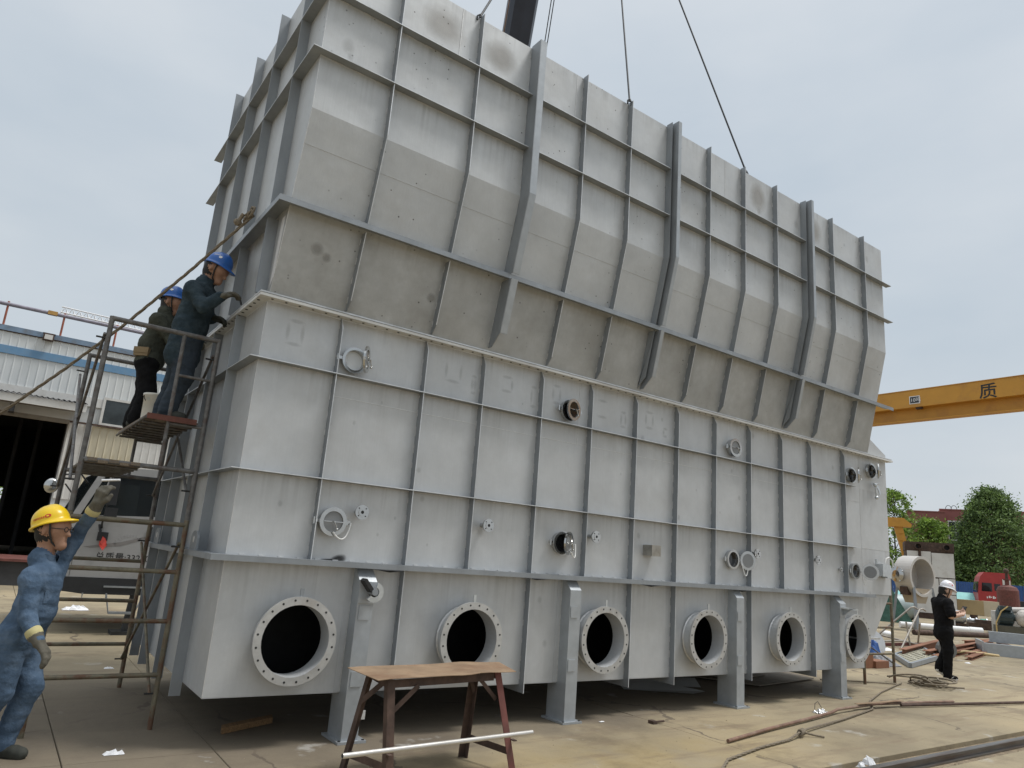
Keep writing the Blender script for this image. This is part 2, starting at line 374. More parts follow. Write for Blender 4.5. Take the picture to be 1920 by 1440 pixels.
# ------------------------------------------------------------------ lower casing
LX = [.669,1.561,2.241,3.012,3.739,4.461,5.197,5.927,6.656,7.382,8.098,9.007]
ZA, ZB, ZC, ZD = 3.089, 2.142, 1.454, 3.62
LX = [-1.566+(x+1.566)*1.00535 for x in LX]
DEP = 2.87; XE = 9.56; XX = 10.46; ZBOT = .376
LOW = thing('lower_casing', 'lower grey steel furnace casing on silver legs with six round flanged openings', 'furnace casing', (0,0,0))
PORT_X = [.615, 2.318, 4.035, 5.742, 7.448, 9.118]; PZ = .812; PR = .283  # unprojected from image pixels and baked, as are most positions below
def holed_sheet(x0, x1, z0, z1, y, holes, n=32):
    """vertical sheet in the plane y with round holes"""
    b = MB(); edges = [x0]
    for i in range(len(holes)-1): edges.append((holes[i]+holes[i+1])/2)
    edges.append(x1)
    for i, hx in enumerate(holes):
        a, c = edges[i], edges[i+1]
        rect = []
        for k in range(n):
            t = 2*PI*k/n; dx, dz = math.cos(t), math.sin(t)
            sx = ((c-hx) if dx > 0 else (hx-a))/max(abs(dx), 1e-9); sz = ((z1-PZ) if dz > 0 else (PZ-z0))/max(abs(dz), 1e-9)
            q = min(sx, sz); rect.append((hx+dx*q, y, PZ+dz*q))
        circ = [(hx+PR*math.cos(2*PI*k/n), y, PZ+PR*math.sin(2*PI*k/n)) for k in range(n)]
        b.add(rect+circ, [(k, (k+1) % n, n+(k+1) % n, n+k) for k in range(n)])
        for (px, pz) in ((a, z0), (c, z0), (c, z1), (a, z1)):
            ks = sorted(range(n), key=lambda k: (rect[k][0]-px)**2+(rect[k][2]-pz)**2)[:2]
            b.add([(px, y, pz), rect[ks[0]], rect[ks[1]]], [(0,1,2)])
    return b
fp = holed_sheet(0, XE, ZBOT, 1.41, 0, PORT_X)
fp.obj('front_plate', M['plate'], LOW)
b = MB()
b.box((.0,.008,ZBOT+.0),(.008,DEP,1.42)); b.box((XE-.008,.008,ZBOT),(XE,DEP,1.42)); b.box((.008,DEP-.008,ZBOT),(XE-.008,DEP,1.42))
b.obj('end_plate', M['plate'], LOW)
b = MB(); b.box((.01,.3,1.395),(XE-.01,DEP-.01,1.408)); b.box((.0085,.05,ZBOT+.001),(.014,DEP-.01,1.39)); b.box((XE-.014,.05,ZBOT+.001),(XE-.0085,DEP-.01,1.39)); b.box((.014,.85,ZBOT+.001),(XE-.014,.86,1.39)); b.box((.014,.012,ZBOT+.001),(XE-.014,.849,ZBOT+.006)); b.box((.014,.012,1.388),(XE-.014,.849,1.394))  # added black deck and partitions that keep the port interiors dark
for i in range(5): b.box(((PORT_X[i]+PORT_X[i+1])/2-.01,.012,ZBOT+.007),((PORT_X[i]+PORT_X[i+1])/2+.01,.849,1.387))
b.obj('port_shade_box', M['dark'], LOW)
MB().box((.001,.002,ZBOT-.008),(XE-.001,DEP,ZBOT)).obj('bottom_plate', M['plate'], LOW)
b = MB(); b.box((0,0,1.454),(XX,.008,ZD)); b.box((0,.008,1.454),(.008,DEP,ZD)); b.box((XX-.008,.008,1.454),(XX,DEP,ZD)); b.box((.008,DEP-.008,1.454),(XX-.008,DEP,ZD))
b.obj('shell_wall', M['plate'], LOW)
# discharge hopper and hood of the end box
b = MB()
top = [(XE+.012,.03),(XX-.01,.03),(XX-.01,2.6),(XE+.012,2.6)]; bot = [(XE+.012,.5),(9.95,.5),(9.95,2.0),(XE+.012,2.0)]
bot = [(XE+.012,.06),(9.98,.06),(9.98,1.2),(XE+.012,1.2)]
b.add([(x,y,1.45) for x,y in top]+[(x,y,.80) for x,y in bot], [(0,1,5,4),(1,2,6,5),(2,3,7,6),(3,0,4,7)])
h = b.obj('discharge_hopper', M['plate'], LOW)
MB().box((9.53,.0,.775),(10.05,1.3,.80)).obj('outlet_flange', M['flange'], h)
b = MB(); b.prism([(9.60,-.03,3.672),(10.42,-.03,3.672),(10.42,-.03,3.73),(9.75,-.03,4.02),(9.60,-.03,4.06)], (0,2.7,0)); b.obj('hood', M['plate'], LOW)

RT = .0042                                     # half rib thickness
def vrib(x, z0, z1, d=.080, clip=0, parent=LOW):
    b = MB()
    p = [(x-RT,0,z0),(x-RT,-d,z0),(x-RT,-d,z1-clip),(x-RT,-d+ (.05 if clip else 0),z1),(x-RT,0,z1)]
    return bright_edges(b.prism(p[::-1], (2*RT,0,0))).obj('rib', [M['rib'],M['edge']], parent)
for i, x in enumerate(LX):
    vrib(x, 1.456, ZD-.001, clip=.10)
for i in (1,3,5,6,8,10):
    x = LX[i]; b = MB()
    b.prism([(x-RT,-.080,.295),(x-RT,-.080,1.408),(x-RT,-.0005,1.408),(x-RT,-.0005,ZBOT-.01),(x-RT,1.3,ZBOT-.01),(x-RT,1.3,.295)], (2*RT,0,0))
    bright_edges(b).obj('rib', [M['rib'],M['edge']], LOW)
def hring(z, d, x0, x1, y1, t, m, name='rib', parent=LOW, yo=0.0, xo=0.0):
    """horizontal stiffener: front run and left-end run, mitred at the corner"""
    b = MB(); k = Vector((0,0,t))
    b.prism([(xo-min(d,.096), yo-d, z-t/2),(x1, yo-d, z-t/2),(x1, yo-.0, z-t/2),(xo, yo-.0, z-t/2)], k)
    bright_edges(b).obj(name, [m, M['edge']], parent)
    b = MB(); e = min(d,.096); b.prism([(xo-e, yo-d+.0, z-t/2),(xo, yo, z-t/2),(xo, y1, z-t/2),(xo-e, y1, z-t/2)], k)
    return bright_edges(b).obj(name, [m, M['edge']], parent)
hring(ZA, .092, 0, 9.36, DEP, .0085, M['rib']); hring(ZB, .092, 0, 9.38, DEP, .0085, M['rib'])
# channel flange C
def channel(z0, z1, d, x1, y1, parent, xo=0, yo=0, name='channel_beam'):
    b = MB(); t = .008
    b.prism([(xo-d,yo-d,z1-t),(x1,yo-d,z1-t),(x1,yo,z1-t),(xo,yo,z1-t)], (0,0,t))
    b.prism([(xo-d,yo-d,z0),(x1,yo-d,z0),(x1,yo-d+t,z0),(xo-d+t,yo-d+t,z0)], (0,0,z1-t-z0-.0003))
    b.obj(name, M['rib'], parent)
    b = MB()
    b.prism([(xo-d,yo-d,z1-t),(xo,yo,z1-t),(xo,y1,z1-t),(xo-d,y1,z1-t)], (0,0,t))
    b.prism([(xo-d,yo-d,z0),(xo-d+t,yo-d+t,z0),(xo-d+t,y1,z0),(xo-d,y1,z0)], (0,0,z1-t-z0-.0003))
    b.obj(name, M['rib'], parent)
channel(1.409, 1.456, .146, 9.71, DEP+.1, LOW)
# left end ribs
def lrib(y, z0, z1, d=.092, parent=LOW, xo=0):
    return bright_edges(MB().prism([(xo,y-RT,z0),(xo-d,y-RT,z0),(xo-d,y-RT,z1),(xo,y-RT,z1)], (0,2*RT,0))).obj('rib', [M['rib'],M['edge']], parent)
for y in (.66,1.5,2.3): lrib(y, 1.457, ZD-.001)
lrib(DEP, 1.457, ZD-.001)
for y in (.70,1.5,2.29): 
    lrib(y, .26, 1.408)
lrib(DEP-.02, .26, 1.408)
# lugs standing on the channel at the left end
for y in (.62, 2.36):
    b = MB(); w = .115; x = -.125
    pts = [(x,y-w,1.457),(x,y+w,1.457),(x,y+w,1.56)] + [(x,y+w*math.cos(t),1.56+.06*math.sin(t)) for t in (.4,.8,1.2,1.57,1.95,2.35,2.75)] + [(x,y-w,1.56)]
    o = b.prism(pts, (.02,0,0)).obj('lifting_lug', M['rib'], LOW)
    MB().disc((x-.001,y,1.545), (-1,0,0), .028, .002, 14).obj('lug_hole', M['strip'], o)
# main joint flange, lower half
hring(ZD+.013, .112, 0, 10.50, DEP+.1, .024, M['strip'], 'joint_flange')
b = MB()
for i in range(86): b.disc((.02+.122*i, -.066, ZD-.0005), (0,0,-1), .011, .003, 8)
for i in range(23): b.disc((-.066, .05+.122*i, ZD-.0005), (0,0,-1), .013, .003, 8)
b.obj('bolt_hole', M['dark'], LOW, kind='stuff')

# ports
for i, x in enumerate(PORT_X):
    b = MB(); b.lathe((x,0,PZ), (0,-1,0), [(PR+.006,0),(PR+.006,.165),(PR-.004,.165),(PR-.004,-.012),(PR+.006,-.012)], 40, smooth=False)
    pt = b.obj('port', M['plate'], LOW)
    MB().ring((x,-.145,PZ), (0,-1,0), PR-.003, .345, .026, 40).obj('flange', M['flange'], pt)
    q = MB()
    for k in range(20):
        t = 2*PI*(k+.5)/20; q.disc((x+.318*math.cos(t), -.1708, PZ+.318*math.sin(t)), (0,-1,0), .0095, .002, 8)
    q.obj('bolt_hole', M['dark'], pt, kind='stuff')
    MB().lathe((x,-.012,PZ), (0,-1,0), [(PR+.02,.0),(PR+.008,.012)], 32).obj('weld_bead', M['weld'], pt)
    q = MB(); q.box((x-.012,-.158,PZ+.335),(x+.018,-.148,PZ+.41)); q.obj('tab', M['galv'] if i else M['rib'], pt)

# legs
LEGX = [1.118, 3.52, 6.295, 8.645]
for i, x in enumerate(LEGX):
    w = .15; yf = -.152; b = MB()
    b.prism([(x,yf,.02),(x,.14,.02),(x,.14,ZBOT-.01),(x,-.001,ZBOT-.01),(x,-.001,1.407),(x,-.06,1.407),(x,yf,1.31)], (w,0,0))
    lg = b.obj('leg', M['leg'], LOW)
    MB().box((x-.04,-.188,0),(x+w+.065,.17,.02)).obj('base_plate', M['leg'], lg)
    MB().box((x-.055,-.004,ZBOT+.002),(x-.003,-.0005,1.405)).obj('backing_strip', M['plate'], lg)
    MB().box((x-.006,-.012,ZBOT+.002),(x-.0005,-.004,1.405)).obj('weld_bead', M['weld'], lg)
    if i in (1,2,3):
        for z in (1.03,.50): MB().box((x+.012,yf-.008,z),(x+.105,yf-.0005,z+.115)).obj('pad', M['leg'], lg)
    else:
        MB().box((x+.02,yf-.008,.98),(x+.12,yf-.0005,1.10)).obj('pad', M['leg'], lg); MB().box((x+.02,yf-.008,.44),(x+.12,yf-.0005,.56)).obj('pad', M['leg'], lg)
    bb = MB()
    for k in (0,1): bb.disc((x-.02 if k == 0 else x+w+.042, -.165, .0205), (0,0,1), .013, .006, 8)
    bb.obj('anchor_hole', M['dark'], lg)
# lifting trunnion heads on the first and last leg
for i in (0,3):
    x = LEGX[i]; yf = -.152
    b = MB(); b.prism([(x-.006,yf-.02,1.12),(x-.006,yf-.02,1.30),(x-.006,-.06,1.395),(x-.006,-.03,1.395),(x-.006,-.03,1.12)], (.162,0,0))
    hd = b.obj('leg_head', M['leg'], LOW)
    cx, cz = x+.06, 1.24
    a = MB(); yl = yf-.02
    if i == 0:
        pts = [(cx-.035,yl,cz-.06)] 
        arc = [Vector((cx+.035+.085*math.cos(t), yl-.10-.05*math.sin(t)*0, cz-.02+.085*math.sin(t))) for t in np.linspace(-2.4,1.3,10)]
        inn = [Vector((cx+.035+.042*math.cos(t), yl-.10, cz-.02+.042*math.sin(t))) for t in np.linspace(1.3,-2.4,10)]
        a.prism(arc+inn, (0,.02,0)); a.obj('lug_ring', M['galv'], hd)
        MB().obox((cx-.005,yl-.05,cz+.015), (.055,0,-.065), (.012,0,.010), (0,.05,0)).obj('lug_arm', M['dark'], hd)
        MB().tube([(cx+.035,yl,cz-.02),(cx+.035,yl-.11,cz-.02)], .028, 12).obj('lug_pin', M['rib'], hd)
    else:
        pl = [(x+.02,yl-.0,1.235),(x+.16,yl-.0,1.235),(x+.16,yl-.10,1.225)] + [(x+.11+.05*math.cos(t), yl-.15-.05*math.sin(t), 1.222) for t in (0,.5,1,1.57,2.1,2.6,3.14)] + [(x+.06,yl-.10,1.225)]
        a.prism(pl, (0,0,.02)); a.obj('lug_plate', M['galv'], hd)
        MB().disc((x+.11,yl-.15,1.243), (0,0,1), .022, .002, 12).obj('lug_hole', M['dark'], hd)
        MB().prism([(x+.07,yl,1.225),(x+.07,yl-.12,1.225),(x+.07,yl,1.13)], (.016,0,0)).obj('gusset', M['leg'], hd)
MB().box((LEGX[0]+.155,-.12,.17),(LEGX[0]+.21,-.11,.24)).obj('earthing_tab', M['strip'], LOW)

# sight glasses: collar, glass, hinged cover
def sight_glass(x, z, ang, latch=True, bright=False, hose=False, r=.118, cover=True):
    b = MB(); b.lathe((x,0,z), (0,-1,0), [(r-.004,0),(r,.03),(r+.004,.045),(r+.004,.06),(r-.022,.06),(r-.026,.03),(r-.028,.008)], 28)
    s = b.obj('sight_glass', M['polish'], LOW)
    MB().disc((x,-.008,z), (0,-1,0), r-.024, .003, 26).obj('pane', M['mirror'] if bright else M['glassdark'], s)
    if latch:
        q = MB(); q.box((x-r-.055,-.05,z-.012),(x-r+.004,-.03,z+.016)); q.tube([(x-r-.045,-.055,z-.03),(x-r-.045,-.055,z+.03)], .012, 8); q.obj('latch', M['polish'], s)
    q = MB(); q.box((x+r-.002,-.052,z-.018),(x+r+.05,-.028,z+.018)); q.obj('hinge', M['polish'], s)
    if not cover: return s
    a = math.radians(ang); hx, hy = x+r+.012, -.062
    ux = Vector((-math.cos(a), -math.sin(a), 0)); n = Vector((-math.sin(a), math.cos(a), 0)) * -1   # n: outward face of cover
    c = Vector((hx, hy, z)) + ux*(r+.012)
    q = MB(); q.lathe(c, n, [(r+.006,0),(r+.006,.018),(r-.028,.018),(r-.030,.004),(r-.030,0),(r+.006,0)], 28); cv = q.obj('cover', M['polish'], s)
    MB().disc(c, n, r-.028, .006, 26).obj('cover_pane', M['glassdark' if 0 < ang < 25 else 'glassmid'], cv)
    q = MB(); q.obox(c+n*.02, ux*(r-.03), Vector((0,0,.004)), n*.004)
    q.tube([c+n*.018, c+n*.05], .007, 8); q.tube([c+n*.045, c+n*.05+ux*-.03+Vector((0,0,-.06))], .005, 6); q.ball(c+n*.05+ux*-.03+Vector((0,0,-.066)), .011)
    q.obj('wiper', M['polish'], cv)
    if hose:
        p0 = c+n*.04+Vector((0,0,-r+.03)); p1 = Vector((x+r+.05, -.07, z)) if ang < 120 else Vector((x+r+.03,-.06,z-.01))
        mid = (p0+p1)/2 + Vector((.03,-.03,-.19)); pts = [p0*(1-t)**2+mid*2*t*(1-t)+p1*t*t for t in np.linspace(0,1,14)]
        if ang >= 120: 
            p1 = Vector((x+r+.04,-.06,z)); p0 = Vector((c.x-.0,-.09,z-r)); mid = (p0+p1)/2+Vector((.0,-.02,-.26)); pts = [p0*(1-t)**2+mid*2*t*(1-t)+p1*t*t for t in np.linspace(0,1,14)]
        MB().tube(pts, .0065, 6).obj('hose', M['hose'], s)
    return s
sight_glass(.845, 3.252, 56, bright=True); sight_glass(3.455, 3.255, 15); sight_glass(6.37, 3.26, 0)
sight_glass(9.31, 3.262, 33); sight_glass(9.92, 3.405, 33)
sight_glass(.835, 1.785, 0, hose=True); sight_glass(3.45, 1.788, 30, hose=True); sight_glass(6.35, 1.785, 166, hose=True); sight_glass(9.32, 1.785, 122, hose=True)
def nozzle(x, z, L=.13, R=.064, r=.024):
    b = MB(); b.lathe((x,0,z), (0,-1,0), [(r,0),(r,L)], 14, smooth=True); n = b.obj('nozzle', M['polish'], LOW)
    q = MB(); q.ring((x,-L+.018,z), (0,-1,0), r*.62, R, .018, 22); q.ring((x,-L,z), (0,-1,0), r*.62, R*.55, .004, 18); q.obj('flange', M['polish'], n)
    MB().disc((x,-L+.003,z), (0,-1,0), r*.62, .001, 14).obj('bore', M['dark'], n)
    q = MB()
    for k in range(4):
        t = PI/4+k*PI/2; q.disc((x+.047*math.cos(t), -L-.0005, z+.047*math.sin(t)), (0,-1,0), .006, .002, 8)
    q.obj('bolt_hole', M['dark'], n)
for x in (1.07, 2.427, 3.868, 6.77, 8.2): nozzle(x, 1.888)
nozzle(8.93, 1.79, .05, .028, .018); 
M['boxsteel'] = mat('tarnished_box_steel', (.40,.385,.35), .3, .8, .25, 8, None, 0, 60, .004, tint=(.25,.22,.17), tint_amt=.6)
MB().box((4.735,-.145,1.735),(4.885,0,1.86)).obj('junction_box', M['boxsteel'], LOW)
# burner linkage and valve block at the right end
b = MB(); b.tube([(9.99,-.06,3.19),(10.02,-.06,2.98)], .012, 8); b.tube([(9.96,-.05,3.20),(10.10,-.05,3.21)], .012, 8); b.ball((9.99,-.06,3.18), .03); b.ball((10.02,-.06,2.98), .03)
b.ring((9.97,-.045,3.03), (0,-1,0), .0, .001, .001, 4)
lk = b.obj('linkage', M['galv'], LOW)
b = MB(); arc = [(9.99+.17*math.cos(t), -.05, 3.03+.17*math.sin(t)) for t in np.linspace(1.3,.1,8)]; inn = [(9.99+.125*math.cos(t), -.05, 3.03+.125*math.sin(t)) for t in np.linspace(.1,1.3,8)]
b.prism(arc+inn, (0,-.012,0)); b.obj('quadrant', M['galv'], lk)
b = MB(); b.box((10.0,-.12,1.74),(10.16,0,1.93)); b.box((10.17,-.10,1.72),(10.30,-.01,1.92)); v = b.obj('valve_block', M['galv'], LOW)
MB().tube([(10.12,-.1,1.94),(10.15,-.1,2.02),(10.25,-.1,2.05),(10.34,-.1,2.0),(10.36,-.1,1.9)], .010, 6).obj('elbow_hose', M['hose'], v)
MB().tube([(9.93,-.06,1.93),(9.93,-.06,2.0)], .02, 8).obj('valve_stem', M['galv'], v)

# welds, seams and burn marks on the lower casing
b = MB()
for x in LX:
    for z in np.arange(1.50, 3.55, .17): b.box((x-RT-.007,-.006,z+random.uniform(-.03,.03)),(x-RT,-.0005,z+.055+.02*random.random()))
for i in (1,3,5,6,8,10):
    for z in np.arange(.42, 1.36, .17): b.box((LX[i]-RT-.007,-.006,z),(LX[i]-RT,-.0005,z+.04+.04*random.random()))
for z, x1 in ((ZA,9.36),(ZB,9.38)):
    for x in np.arange(.1, x1, .2): b.box((x+random.uniform(-.04,.04),-.006,z-.013),(x+.07,-.0005,z-.006))
for x in np.arange(.1, 9.5, .16): b.box((x,-.016,1.4563),(x+.05,-.0005,1.464))
b.obj('weld_bead', M['weld'], LOW, kind='stuff')
b = MB()
b.box((.69,-.003,2.893),(8.55,-.0004,2.900)); b.box((.695,-.003,1.47),(.703,-.0004,3.6)); b.box((8.955+.15,-.003,2.865),(9.62,-.0004,2.871)); b.box((9.63,-.003,2.15),(10.45,-.0004,2.157))
b.box((3.62,-.003,2.90),(3.626,-.0004,3.6)); b.box((6.56,-.003,2.9),(6.566,-.0004,3.6)); b.box((9.605,-.002,1.47),(9.608,-.0004,3.6))
b.box((-.0025,-.0025,ZBOT+.002),(.003,.0,1.405)); b.box((-.0025,-.0025,1.458),(.003,.0,ZD-.003))
b.obj('weld_seam', M['weld'], LOW)
# ------------------------------------------------------------------ upper casing, being set down on the lower one
UZ = 3.647
UP = thing('upper_casing', 'upper flared grey steel furnace casing being lowered onto the lower half by slings', 'furnace casing', (0,0,UZ))
UX0, UX1, YU, YD, ZF, ZT = -.014, 9.745, -.4575, -.085, 5.30, 7.12
ZG, ZH, ZFL = 6.482, 5.843, 4.44
YB = DEP + .46
def ywall(z): return YU if z >= ZF else YD + (YU-YD)*(z-(UZ+.02))/(ZF-(UZ+.02))
b = MB(); t = .008
prof = [(YD,UZ+.02),(YU,ZF),(YU,ZT)]
b.prism([(UX0,YD,UZ+.02),(UX0,YU,ZF),(UX0,YU+t,ZF),(UX0,YD+t,UZ+.02)], (UX1-UX0,0,0))
b.obj('flared_plate', M['plate_up'], UP)
b = MB(); b.prism([(UX0,YU,ZF),(UX0,YU,ZT),(UX0,YU+t,ZT),(UX0,YU+t,ZF)], (UX1-UX0,0,0)); b.obj('front_plate', M['plate_up'], UP)
poly = [(YD,UZ+.02),(YU,ZF),(YU,ZT),(YB,ZT),(YB,ZF),(DEP+.09,UZ+.02)]
for x in (UX0+.0005, UX1-.0085):
    MB().prism([(x,y+ (t if k<3 else -t),z) for k,(y,z) in enumerate(poly)], (.008,0,0)).obj('end_plate', M['plate_up'], UP)
b = MB(); b.prism([(UX0+.01,DEP+.09,UZ+.02),(UX0+.01,YB,ZF),(UX0+.01,YB,ZT),(UX0+.01,YB-t,ZT),(UX0+.01,YB-t,ZF),(UX0+.01,DEP+.09-t,UZ+.02)], (UX1-UX0-.02,0,0)); b.obj('back_plate', M['plate_up'], UP)
def outer(z, d):
    """y of a line d out from the front profile"""
    u = Vector((0, YU-YD, ZF-UZ-.02)).normalized(); n = Vector((0, -u.z, u.y))
    if True:
        p = Vector((0,YD,UZ+.02)) + n*d; yl = p.y + u.y*(z-p.z)/u.z
        return max(yl, YU-d)
def zbreak(d):
    u = Vector((0, YU-YD, ZF-UZ-.02)).normalized(); n = Vector((0, -u.z, u.y)); p = Vector((0,YD,UZ+.02)) + n*d
    return p.z + u.z*((YU-d)-p.y)/u.y
def uribs(x, d=.080, th=RT, zt=ZT+.012, zb=UZ+.03, clip=.05, m=None):
    zb2 = zbreak(d); x0 = x-th
    top = [(x0,ywall(ZFL+.005),ZFL+.005),(x0,outer(ZFL+.005,d),ZFL+.005),(x0,YU-d,zb2),(x0,YU-d,zt),(x0,YU-.0005,zt),(x0,YU-.0005,ZF)]
    bright_edges(MB().prism(top, (2*th,0,0))).obj('rib', [m or M['rib'], M['edge']], UP)
    low = [(x0,ywall(zb),zb),(x0,outer(zb,d)+clip,zb),(x0,outer(zb+clip*1.6,d),zb+clip*1.6),(x0,outer(ZFL-.05,d),ZFL-.05),(x0,ywall(ZFL-.05),ZFL-.05)]
    bright_edges(MB().prism(low, (2*th,0,0))).obj('rib', [m or M['rib'], M['edge']], UP)
def ibeam(x, side, both):
    d = .165
    zb2 = zbreak(d); b = MB(); zc = ZF
    for x0 in ([x] if not both else [x, x-.04]):
        dd = d if x0 == x else d-.07; z2 = zbreak(dd)
        b.prism([(x0,YU-.0005,ZF),(x0,YU-dd,z2),(x0,YU-dd,ZT+.02),(x0,YU-.0005,ZT+.02)], (.008,0,0))
        b.prism([(x0,ywall(ZFL+.006),ZFL+.006),(x0,outer(ZFL+.006,dd),ZFL+.006),(x0,YU-dd,z2),(x0,YU-.0005,ZF)], (.008,0,0))
        b.prism([(x0,ywall(UZ+.05),UZ+.05),(x0,outer(UZ+.05,dd)+.11,UZ+.05),(x0,outer(UZ+.18,dd),UZ+.18),(x0,outer(ZFL-.05,dd),ZFL-.05),(x0,ywall(ZFL-.05),ZFL-.05)], (.008,0,0))
    b.obj('beam_web', M['rib'], UP)
    xa, xb = (x+.0085, x+.088) if not both else (x+.0085, x+.06)
    f = MB(); y = YU-d
    f.prism([(xa,y,zb2),(xb,y,zb2),(xb,y,ZT+.02),(xa,y,ZT+.02)], (0,.008,0))
    f.prism([(xa,outer(ZFL+.006,d),ZFL+.006),(xb,outer(ZFL+.006,d),ZFL+.006),(xb,y,zb2-.001),(xa,y,zb2-.001)], (0,.008,0))
    f.prism([(xa,outer(UZ+.18,d),UZ+.18),(xb,outer(UZ+.18,d),UZ+.18),(xb,outer(ZFL-.05,d),ZFL-.05),(xa,outer(ZFL-.05,d),ZFL-.05)], (0,.008,0))
    f.obj('beam_flange', M['leg'], UP)
for i, x in enumerate(LX):
    if i in (2,5,9): ibeam(x, 1, i != 2)
    else: uribs(x)
segs = [UX0-.096] + [LX[2]-.002, LX[2]+.09, LX[5]-.042, LX[5]+.062, LX[9]-.042, LX[9]+.062, 9.86]
for z in (ZG, ZH):
    for a, c in ((0,1),(2,3),(4,5),(6,7)):
        x0, x1 = segs[a], segs[c]; b = MB()
        b.prism([(x0,YU-.090,z-.0042),(x1,YU-.090,z-.0042),(x1,YU,z-.0042),(x0 + (.096 if a==0 else 0),YU,z-.0042)], (0,0,.0084)); bright_edges(b).obj('rib', [M['rib'],M['edge']], UP)
    b = MB(); b.prism([(UX0-.096,YU-.09,z-.0042),(UX0,YU,z-.0042),(UX0,YB+.12,z-.0042),(UX0-.096,YB+.12,z-.0042)], (0,0,.0084)); bright_edges(b).obj('rib', [M['rib'],M['edge']], UP)
channel(ZFL-.048, ZFL+.004, .13, UX1+.30, YB-.05, UP, xo=UX0, yo=ywall(ZFL))
for y in (.03,.93,1.83,2.75):
    for z0, z1 in ((UZ+.03, ZFL-.05), (ZFL+.005, ZT+.012)):
        if z0 > 4 or y > 0: MB().prism([(UX0,y-RT,z0),(UX0-.094,y-RT,z0),(UX0-.094,y-RT,z1),(UX0,y-RT,z1)], (0,2*RT,0)).obj('rib', M['rib'], UP)
for z0, z1 in ((UZ+.03, ZFL-.05),):
    MB().prism([(UX0,.05,z0),(UX0-.094,.05,z0),(UX0-.094,.05,z1),(UX0,.05,z1)], (0,2*RT,0)).obj('rib', M['rib'], UP)
hring(UZ+.012, .108, 0, 10.47, DEP+.1, .014, M['strip'], 'joint_flange', UP)
b = MB()
for i, x in enumerate(LX):
    for z in np.arange(3.75, 7.0, .18):
        if abs(z-ZFL) < .09: continue
        y = ywall(z); y2 = ywall(z+.06)
        b.prism([(x-RT-.007,y-.006,z),(x-RT-.0005,y-.006,z),(x-RT-.0005,y2-.006,z+.06),(x-RT-.007,y2-.006,z+.06)], (0,.0055,0))
for z in (ZG, ZH):
    for x in np.arange(.1, 9.6, .22): b.box((x,YU-.006,z-.013),(x+.05+.05*random.random(),YU-.0005,z-.007))
b.obj('weld_bead', M['weld'], UP, kind='stuff')
b = MB()
zz = 4.98; y = ywall(zz)
q = MB(); q.prism([(UX0,y-.003,zz),(UX1,y-.003,zz),(UX1,ywall(zz+.007)-.003,zz+.007),(UX0,ywall(zz+.007)-.003,zz+.007)], (0,.003,0)); q.obj('weld_seam', M['plate_up'], UP)
for x in (1.36, 2.78+.15, 5.62): b.box((x,YU-.003,ZG+.01),(x+.007,YU-.0004,ZT))
b.prism([(UX0-.002,YU-.002,ZF),(UX0+.004,YU-.002,ZF),(UX0+.004,YU-.002,ZT),(UX0-.002,YU-.002,ZT)], (0,.002,0)); b.prism([(UX0-.002,YD-.002,UZ+.03),(UX0+.004,YD-.002,UZ+.03),(UX0+.004,YU-.002,ZF),(UX0-.002,YU-.002,ZF)], (0,.002,0))
b.obj('weld_seam', M['weld'], UP, kind='stuff')
b = MB()
for z0, z1, w in ((3.72,4.36,.05),): b.prism([(UX0-.002,-.03,z0),(UX0-.002,-.12+.0,z0+.1),(UX0-.002,-.19,z1),(UX0-.002,-.10,z1)], (.0015,0,0))
b.prism([(UX0-.002,.33,3.86),(UX0-.002,.22,4.33),(UX0-.002,.31,4.33),(UX0-.002,.42,3.84)], (.0015,0,0))
b.obj('scuff_mark', mat('white_ground_scuff', (.62,.61,.60), .5, .1, .1, 30), UP)
# grinding and burn marks left on the sheets
def decal_mat(name, col, amt, ringy=False):
    m, nt, N, L, p = nodes(name)
    tc = N('ShaderNodeTexCoord'); uv = tc.outputs['UV']
    vm = N('ShaderNodeVectorMath'); vm.operation = 'SUBTRACT'; L(uv, vm.inputs[0]); vm.inputs[1].default_value = (.5,.5,0)
    ln = N('ShaderNodeVectorMath'); ln.operation = 'LENGTH'; L(vm.outputs[0], ln.inputs[0])
    nz = noise(N, L, tc.outputs['Object'], 5, 5, .65)
    d = mth(N, L, 'ADD', ln.outputs['Value'], mth(N, L, 'MULTIPLY', mth(N, L, 'SUBTRACT', nz, .5), .22))
    if ringy:
        f = rampv(N, L, mth(N, L, 'ABSOLUTE', mth(N, L, 'SUBTRACT', d, .33)), 0, .10, (1,1,1,1), (0,0,0,1))
    else: f = rampv(N, L, d, .18, .46, (1,1,1,1), (0,0,0,1))
    f = mth(N, L, 'MULTIPLY', f, amt)
    tr = N('ShaderNodeBsdfTransparent'); mx = N('ShaderNodeMixShader'); L(f, mx.inputs[0]); L(tr.outputs[0], mx.inputs[1]); L(p.outputs[0], mx.inputs[2])
    out = [n for n in nt.nodes if n.type == 'OUTPUT_MATERIAL'][0]; L(mx.outputs[0], out.inputs[0])
    p.inputs['Base Color'].default_value = (*col, 1); p.inputs['Roughness'].default_value = .6
    return m
def decal(name, corners, m, parent):
    o = MB().add(corners, [(0,1,2,3)]).obj(name, m, parent)
    uv = o.data.uv_layers.new(name='uv')
    for k, c in enumerate([(0,0),(1,0),(1,1),(0,1)]): uv.data[k].uv = c
    return o
M['heat'] = decal_mat('brown_heat_tint', (.27,.235,.19), .33); M['burn'] = decal_mat('grinding_smudge', (.30,.295,.28), .45); M['soot'] = decal_mat('soot_mark', (.03,.03,.03), .95)
